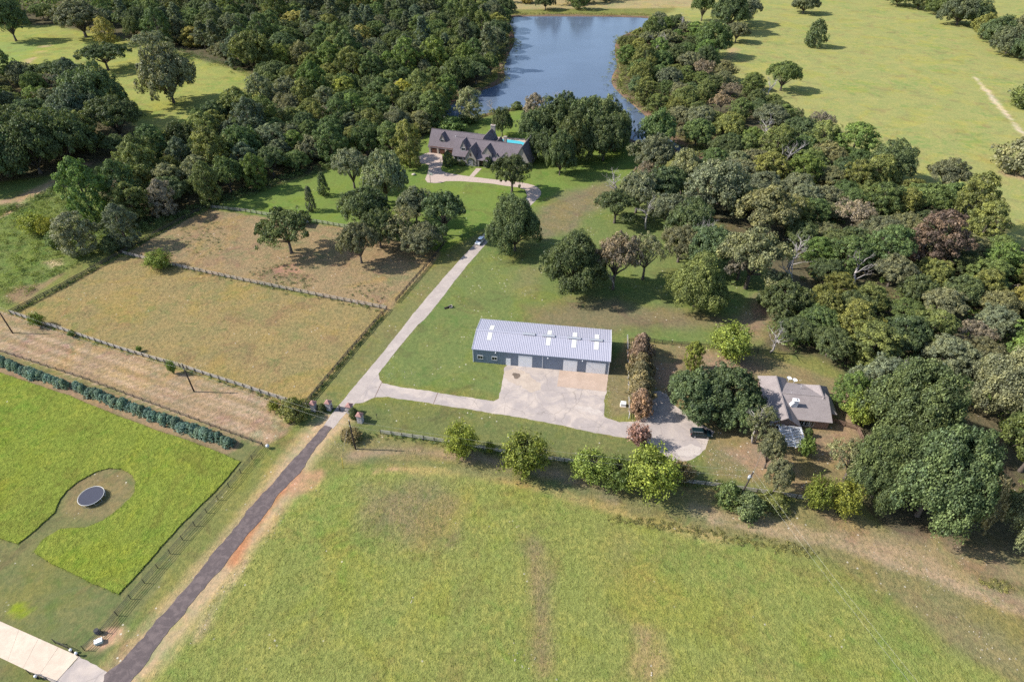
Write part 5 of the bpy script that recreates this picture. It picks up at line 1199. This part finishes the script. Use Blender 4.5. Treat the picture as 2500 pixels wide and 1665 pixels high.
ua = ((b[0] - a[0]), (b[1] - a[1])); l_ = math.hypot(*ua); ua = (ua[0] / l_, ua[1] / l_)
gate_leaf('left leaf of the black drive gate between the stone pillars', (a[0] + ua[0] * .6, a[1] + ua[1] * .6), (mid[0] - ua[0] * .05, mid[1] - ua[1] * .05), 1.5)
gate_leaf('right leaf of the black drive gate between the stone pillars', (b[0] - ua[0] * .6, b[1] - ua[1] * .6), (mid[0] + ua[0] * .05, mid[1] + ua[1] * .05), 1.5)
gate_leaf('open black gate leaf on the upper side of the concrete drive', G(172, 1586), G(136, 1570), 1.3)
gate_leaf('open black gate leaf on the lower side of the concrete drive', G(120, 1662), G(74, 1645), 1.3)
for x, y, L_ in ((178, 1592, 'white ball-topped post at the upper corner of the concrete drive, left'), (191, 1600, 'white ball-topped post at the upper corner of the concrete drive, right'), (93, 1656, 'white ball-topped post on the lower side of the concrete drive')):
    p = G(x, y); t = thing('gate_post', L_, 'post', (p[0], p[1], 0)); MB().box(-.12, .12, -.12, .12, -.05, .75).build('shaft', M['black_metal'], t); MB().ball((0, 0, .93), .24, 12, 8).build('ball', M['white_paint'], t); MB().box(-.16, .16, -.16, .16, .75, .79).build('collar', M['galv'], t)
p = G(240, 1545); t = thing('utility_barrel', 'dark blue lidded barrel by the wire fence end', 'barrel', (p[0], p[1], 0)); MB().tube([(0, 0, 0), (0, 0, .3), (0, 0, .7), (0, 0, 1.0)], [.36, .41, .41, .36], 14).build('drum', simple('blue_plastic', (.03, .05, .09), .4), t); MB().tube([(0, 0, 1.0), (0, 0, 1.06)], [.4, .4], 14).build('lid', M['black_metal'], t)
p = G(243, 1568); t = thing('utility_box', 'pale grey-green utility box on bare dirt by the wire fence end', 'utility box', (p[0], p[1], 0), .5); MB().box(-.55, .55, -.35, .35, 0, .62).build('cabinet', simple('pale_green_metal', (.42, .5, .48), .5), t); MB().box(-.6, .6, -.4, .4, .62, .7).build('lid', M['white_paint'], t)
p = G(655, 1094); t = thing('ball_marker', 'pale grey ball on a post at the corner of the wire fence', 'post', (p[0], p[1], 0)); MB().tube([(0, 0, -.05), (0, 0, .5)], .1, 8).build('shaft', M['galv'], t); MB().ball((0, 0, .75), .45, 14, 9).build('ball', M['galv'], t)
p = G(1521, 990); t = thing('transformer_box', 'pale grey transformer box on the grass beside the red-tipped hedge', 'utility box', (p[0], p[1], 0), R_(-8)); MB().box(-.6, .6, -.5, .5, .08, .95).build('cabinet', M['white_paint'], t); MB().box(-.75, .75, -.65, .65, -.02, .08).build('pad', M['concrete'], t); MB().box(-.63, .63, -.53, .53, .95, 1.0).build('lid', M['trim'], t)
p = G(921, 1022); t = thing('sign_post', 'lone thin dark post on the grass right of the gate', 'post', (p[0], p[1], 0)); MB().tube([(0, 0, -.1), (0, 0, 1.5)], .06, 6).build('shaft', M['wood_dark'], t); MB().box(-.16, .16, -.05, .05, 1.3, 1.5).build('head', M['black_metal'], t)
p = G(838, 1143); t = thing('line_marker', 'thin yellow marker guard on the verge below the middle power pole', 'marker', (p[0], p[1], 0)); MB().tube([(0, 0, -.1), (.25, .1, 3.4)], [.07, .06], 6).build('guard', simple('yellow_plastic', (.6, .42, .06), .5), t); MB().tube([(.25, .1, 3.4), (1.5, 3.4, 8.2)], .02, 4).build('guy_wire', M['cable'], t)
p = G(1095, 752); t = thing('culvert', 'concrete culvert mouth with dark hole in the grass beside the drive', 'culvert', (p[0], p[1], 0), .4)
MB().box(.2, 1.0, -.45, -.3, -.05, .4).box(.2, 1.0, .5, .65, -.05, .4).box(1.0, 1.15, -.45, .65, -.05, .55).build('headwall', M['stone'], t); mb = MB(); mb.tube([(-1.2, .1, .02), (1.0, .1, .2)], .38, 10).build('pipe', M['dark'], t)
p = G(1051, 446.5); t = thing('basketball_hoop', 'basketball hoop at the edge of the paved court', 'hoop', (p[0], p[1], 0), R_(60)); MB().tube([(0, 0, 0), (0, 0, 3.0), (.5, 0, 3.3)], .09, 8).build('pole', M['black_metal'], t); MB().box(.5, .56, -.9, .9, 2.9, 4.0).build('backboard', M['galv'], t)
mb = MB(); mb.tube([(.8 + .23 * math.cos(q), .23 * math.sin(q), 3.05) for q in np.linspace(0, 6.28, 13)], .02, 4).build('rim', M['redtile'], t)
p = G(1010, 428); mb = MB().ball((0, 0, .3), .8, 9, 6, .6); rk = random.Random(3); mb.v = [(x * rk.uniform(.78, 1.2), y * rk.uniform(.78, 1.2), z * rk.uniform(.8, 1.15)) for x, y, z in mb.v]; t = mb.build('boulder', M['rock']); t.location = (p[0], p[1], 0); tag(t, 'pale boulder on the lawn left of the mansion drive', 'boulder')

# ================================================================== POWER LINE
poles = [((31, 813), (0, 0)), ((474, 956), (0, 0)), ((868, 1096), (0, 0)), ((1801, 1224), (1.1, .3)), ((2365, 1960), (0, 0)), ((-420, 690), (0, 0))]
tops = []
for i, ((x, y), ln) in enumerate(poles):
    p = G(x, y); L_ = ['dark power pole at the left edge in the brown strip', 'dark power pole in the brown strip beside the cypress hedge', 'dark power pole on the verge right of the gate', 'leaning power pole with transformer in the bushes of the front fence', 'power pole beyond the lower right of the field', 'power pole beyond the left edge of the strip'][i]
    t = thing('power_pole', L_, 'power pole', (p[0], p[1], 0), 0, 'poles of the power line')
    h = 8.9; MB().tube([(0, 0, -.5), (ln[0] * .5, ln[1] * .5, h / 2), (ln[0], ln[1], h)], [.19, .165, .13], 8).build('shaft', M['pole'], t)
    MB().tube([(ln[0], ln[1], h), (ln[0], ln[1], h + .28)], [.06, .05], 6).build('insulator', M['white_paint'], t)
    MB().box(ln[0] - .05, ln[0] + .05, ln[1] - .3, ln[1] - .1, h - 1.35, h - 1.2).build('neutral_clamp', M['galv'], t)
    if i == 3:
        MB().tube([(ln[0] - .42, ln[1], h - 2.1), (ln[0] - .42, ln[1], h - 1.1)], .28, 12).build('transformer', M['galv'], t); MB().tube([(ln[0] - .42, ln[1], h - 1.1), (ln[0] - .42, ln[1], h - .75)], .06, 6).build('bushing', M['white_paint'], t)
    tops.append(((p[0] + ln[0], p[1] + ln[1], h + .28), (p[0] + ln[0], p[1] + ln[1] - .2, h - 1.28)))
order = [5, 0, 1, 2, 3, 4]
for w_, nm in ((0, 'upper'), (1, 'lower')):
    mb = MB()
    for i in range(5):
        a = Vector(tops[order[i]][w_]); b = Vector(tops[order[i + 1]][w_]); S = .018 * (b - a).length
        mb.tube([a.lerp(b, k / 12) - Vector((0, 0, 4 * S * (k / 12) * (1 - k / 12))) for k in range(13)], .014, 4, False)
    tag(mb.build('power_cable', M['cable']), '%s cable strung along the power poles across the front of the property' % nm, 'cable')
sv = MB(); a = Vector(tops[3][1]); b = Vector((*local(sh, -1.5, 3), 3.6)); sv.tube([a.lerp(b, k / 8) - Vector((0, 0, 2.4 * (k / 8) * (1 - k / 8))) for k in range(9)], .02, 4, False); tag(sv.build('service_cable', M['cable']), 'thin service cable from the leaning pole to the brick house', 'cable')

# ================================================================== VEHICLES
def car_paint(name, col): return simple(name, col, .25, .3, .6, .05)
def car(label, loc, rz, prof, green, W, paint, wheelx, wr, kind):
    """prof: lower body side outline (x,z); green: greenhouse outline; nose at +x"""
    t = thing(kind, label, 'car', loc, rz); n = len(prof)
    mb = MB(); ys = [(-W / 2, .86), (-W / 2 * .96, 1.0), (W / 2 * .96, 1.0), (W / 2, .86)]; zc = .62; xc = 0
    V = []
    for y, k in ys:
        for x, z in prof: V.append((x * (.985 if k < 1 else 1), y, zc + (z - zc) * (k if z > zc else 1)))
    F = [tuple(range(n))] + [tuple(3 * n + i for i in range(n - 1, -1, -1))]
    for s in range(3):
        for i in range(n): j = (i + 1) % n; F.append((s * n + i, s * n + j, (s + 1) * n + j, (s + 1) * n + i))
    body = mb.add(V, [f[::-1] for f in F]).build('body', paint, t)
    g = MB(); m = len(green); tw = [W / 2 * .93, W / 2 * .72]; zb = green[0][1]; zt = max(z for _, z in green)
    V = []
    for s in (-1, 1):
        for x, z in green: q = (z - zb) / (zt - zb); V.append((x, s * (tw[0] + (tw[1] - tw[0]) * q), z))
    F = [tuple(range(m)), tuple(range(2 * m - 1, m - 1, -1))] + [(i, m + i, m + (i + 1) % m, (i + 1) % m) for i in range(m)]
    g.add(V, [f[::-1] for f in F]).build('windows', M['glass'], t)
    r = MB(); xs2 = [x for x, z in green if z > zt - .12]; rx0, rx1 = min(xs2), max(xs2)
    r.box(rx0 - .02, rx1 + .02, -tw[1] - .03, tw[1] + .03, zt - .02, zt + .045); ro = r.build('roof', paint, t)
    if kind == 'suv':
        for s in (-1, 1): MB().box(rx0 + .1, rx1 - .2, s * tw[1] - .03, s * tw[1] + .03, zt + .05, zt + .10).build('roof_rail', M['galv'], ro)
    pl = MB()
    for s in (-1, 1):
        for i in range(1, m - 1):
            if i in (1, m - 2): continue
        for xx in (green[0][0] + .9, (rx0 + rx1) / 2 + .05, green[-1][0] - .75):
            pl.bar((xx, s * (tw[0] + .004), zb), (xx + (-.12 if xx > 0 else .1), s * (tw[1] + .012), zt - .01), .09, .05)
    pl.build('pillars', paint, t)
    for sx in wheelx:
        for s in (-1, 1):
            wh = MB(); wh.tube([(sx, s * (W / 2 - .22), wr), (sx, s * (W / 2 - .02), wr), (sx, s * (W / 2 + .015), wr)], [wr, wr, wr * .9], 16); wo = wh.build('wheel', M['black_metal'], t)
            MB().tube([(sx, s * (W / 2 + .012), wr), (sx, s * (W / 2 + .03), wr)], wr * .62, 12).build('rim', M['galv'], wo)
    fx = max(x for x, _ in prof); bx = min(x for x, _ in prof)
    for s in (-1, 1):
        MB().box(fx - .30, fx - .02, s * W * .37 - .17, s * W * .37 + .17, .68, .82).build('headlight', M['white_paint'], t)
        MB().box(bx + .0, bx + .09, s * W * .40 - .12, s * W * .40 + .12, .80, 1.05).build('taillight', simple('red_lens', (.3, .02, .02), .3), t)
        MB().box(green[-1][0] - .55, green[-1][0] - .35, s * (W / 2 + .02) - .1, s * (W / 2 + .02) + .1, zb - .02, zb + .16).build('mirror', paint, t)
    return t
suv_p = [(-2.33, .32), (-2.38, .75), (-2.30, 1.08), (1.0, 1.10), (1.15, 1.06), (2.05, .96), (2.34, .80), (2.38, .35)]
suv_g = [(-2.28, 1.06), (-2.05, 1.60), (-1.6, 1.70), (.1, 1.70), (.35, 1.64), (1.22, 1.08)]
a, b = G(1684, 1064), G(1737, 1068); car('dark teal SUV parked on the turning circle beside the great oak', ((a[0] + b[0]) / 2 + .05, (a[1] + b[1]) / 2 + .4, .012), math.atan2(b[1] - a[1], b[0] - a[0]), suv_p, suv_g, 1.92, car_paint('teal_paint', (.012, .030, .038)), (-1.42, 1.45), .37, 'suv')
sed_p = [(-2.30, .30), (-2.36, .70), (-2.22, .98), (-1.5, 1.02), (1.05, .98), (1.9, .86), (2.28, .70), (2.36, .32)]
sed_g = [(-1.85, .98), (-1.15, 1.40), (-.5, 1.46), (.25, 1.46), (.45, 1.42), (1.25, .97)]
a, b = G(1181, 583), G(1164, 601); car('white car parked on the drive below the open crowned oak', ((a[0] + b[0]) / 2, (a[1] + b[1]) / 2, .02), math.atan2(b[1] - a[1], b[0] - a[0]), sed_p, sed_g, 1.84, car_paint('white_car_paint', (.8, .8, .8)), (-1.4, 1.42), .33, 'car')

# ---- trampoline
p = G(222, 1210, .9); t = thing('trampoline', 'round trampoline with dark blue mat in the mown circle', 'trampoline', (p[0], p[1], 0)); RT = 2.42
mb = MB(); mb.tube([(RT * math.cos(q), RT * math.sin(q), .9) for q in np.linspace(0, 2 * math.pi, 41)], .045, 6, False).build('rim', M['trim'], t)
mb = MB(); V = [(0, 0, .84)] + [((RT - .12) * math.cos(i * math.pi / 20), (RT - .12) * math.sin(i * math.pi / 20), .89) for i in range(40)]; mb.add(V, [(0, 1 + i, 1 + (i + 1) % 40) for i in range(40)], True).build('mat', simple('blue_black_mat', (.030, .033, .055), .55, var=.15, scale=1), t)
for k in range(6):
    q = k * math.pi / 3 + .2; q2 = q + .55; pa = (RT * math.cos(q), RT * math.sin(q)); pb = (RT * math.cos(q2), RT * math.sin(q2)); MB().tube([(*pa, .9), (*pa, .04), (*pb, .04), (*pb, .9)], .035, 5).build('leg', M['galv'], t)

# ---- pale stones lying in the grass
rr = random.Random(8); mb = MB()
def stones(px, n, w, smin=.06, smax=.2):
    for q in pts_line(px, n, w, rr.randint(0, 9999)):
        s = rr.uniform(smin, smax) * .5; mb.ball((q[0], q[1], s * .25), s, 6, 4, rr.uniform(.4, .7))
stones([(560, 1400), (520, 1480), (470, 1560)], 40, .9); stones([(690, 1270), (640, 1330)], 16, .8); stones([(1255, 1600), (1290, 1620)], 16, 1.0, .1, .25); stones([(2190, 1380), (2330, 1450)], 24, 1.4); stones([(2370, 1540), (2410, 1580)], 16, 1.0, .1, .22)
stones([(800, 1085), (870, 1090), (930, 1082)], 40, .5); stones([(940, 915), (1010, 915)], 30, .8); stones([(1135, 850), (1150, 800)], 16, .9); stones([(1490, 880), (1495, 1000)], 70, .9); stones([(1720, 1090), (1800, 1160), (1870, 1190)], 90, 2.0, .08, .26); stones([(1600, 900), (1640, 930)], 50, 1.2)
stones([(1600, 1645), (1620, 1650)], 3, .5, .2, .35); stones([(1000, 1465), (1005, 1470)], 3, .4, .2, .3); stones([(190, 1235), (240, 1240)], 12, .9, .06, .15); stones([(2380, 1360), (2150, 1300)], 30, 2.0)
tag(mb.build('pale_stones', M['rock']), 'pale limestone bits scattered in the grass and verges', 'stones', None, 'stuff')

# ---- grass that stands proud: tufts in the field, fringe round the uncut lawn
mass('field_tufts', 'grass tufts standing in the big front field', pts_in([(420, 1640), (560, 1400), (700, 1250), (900, 1150), (1300, 1200), (1720, 1320), (2080, 1410), (2330, 1600), (2380, 1670), (400, 1690)], 9500, 91), (.15, .5), (.08, .24), 10, .075, (0.205, 0.230, 0.055), 92, True)
mass('lawn_fringe', 'blades fringing the cut edge of the uncut lawn', pts_line(lawn_px + [lawn_px[0]], 1500, .10, 93), (.10, .22), (.22, .42), 14, .06, (0.17, 0.215, 0.040), 94, True)
mass('lawn_tufts', 'taller blades in the uncut lawn', [(p[0], p[1]) for p in pts_in(lawn_px, 3500, 95)], (.12, .35), (.40, .60), 9, .07, (0.175, 0.22, 0.035), 96, True)
mass('paddock_tufts', 'dry tufts in the two paddocks and the mown strip', pts_in([(300, 626), (700, 714), (940, 764), (745, 988), (297, 855), (35, 768)], 2600, 97) + pts_in([(505, 514), (856, 564), (1070, 615), (960, 738), (700, 706), (300, 620)], 1600, 98), (.15, .45), (.08, .24), 10, .07, (0.215, 0.188, 0.088), 99, True)
mass('verge_tufts', 'rough grass tufts along the verge', pts_in([(835, 1080), (1227, 1112), (1660, 1190), (2090, 1260), (2300, 1360), (2450, 1420), (2450, 1560), (2200, 1470), (1950, 1345), (1540, 1258), (1080, 1130)], 2600, 100), (.15, .45), (.1, .28), 10, .07, (0.18, 0.172, 0.075), 101, True)
# ---- washes and stains lying on the apron
M['sand'] = paving('sand_wash', (0.385, 0.315, 0.255), (0.43, 0.355, 0.285), 0.5)
sheet('sand_wash', resample(smooth_poly(GP([(1236, 905), (1262, 900), (1300, 918), (1322, 940), (1318, 955), (1285, 952), (1250, 935), (1232, 928)]), 1), .3, .55, 31), 0.014, M['sand'])
sheet('oil_stain', resample(smooth_poly(GP([(1249, 911), (1266, 912), (1272, 920), (1262, 925), (1252, 919)]), 1), .25, .3, 32), 0.019, paving('oil_stain', (0.12, 0.095, 0.075), (0.17, 0.13, 0.10), 1.5))
sheet('worn_patch', resample(smooth_poly(GP([(1640, 1095), (1690, 1082), (1716, 1094), (1700, 1110), (1660, 1118)]), 2), .3, .5, 33), 0.013, paving('worn_patch', (0.45, 0.395, 0.35), (0.40, 0.345, 0.305), .8))
sheet('worn_patch', resample(smooth_poly(GP([(1395, 990), (1440, 992), (1472, 1004), (1468, 1014), (1420, 1004)]), 2), .3, .5, 34), 0.0135, paving('worn_patch_b', (0.45, 0.395, 0.35), (0.40, 0.345, 0.305), .8))
for k, (a, b) in enumerate((((933, 931), (914, 972)), ((1069, 958), (1058, 986)))):
    a = G(*a); b = G(*b); d = math.hypot(b[0] - a[0], b[1] - a[1]); n = (-(b[1] - a[1]) / d * .07, (b[0] - a[0]) / d * .07)
    sheet('joint', [(a[0] + n[0], a[1] + n[1]), (b[0] + n[0], b[1] + n[1]), (b[0] - n[0], b[1] - n[1]), (a[0] - n[0], a[1] - n[1])], 0.020, M['wood_brown'])
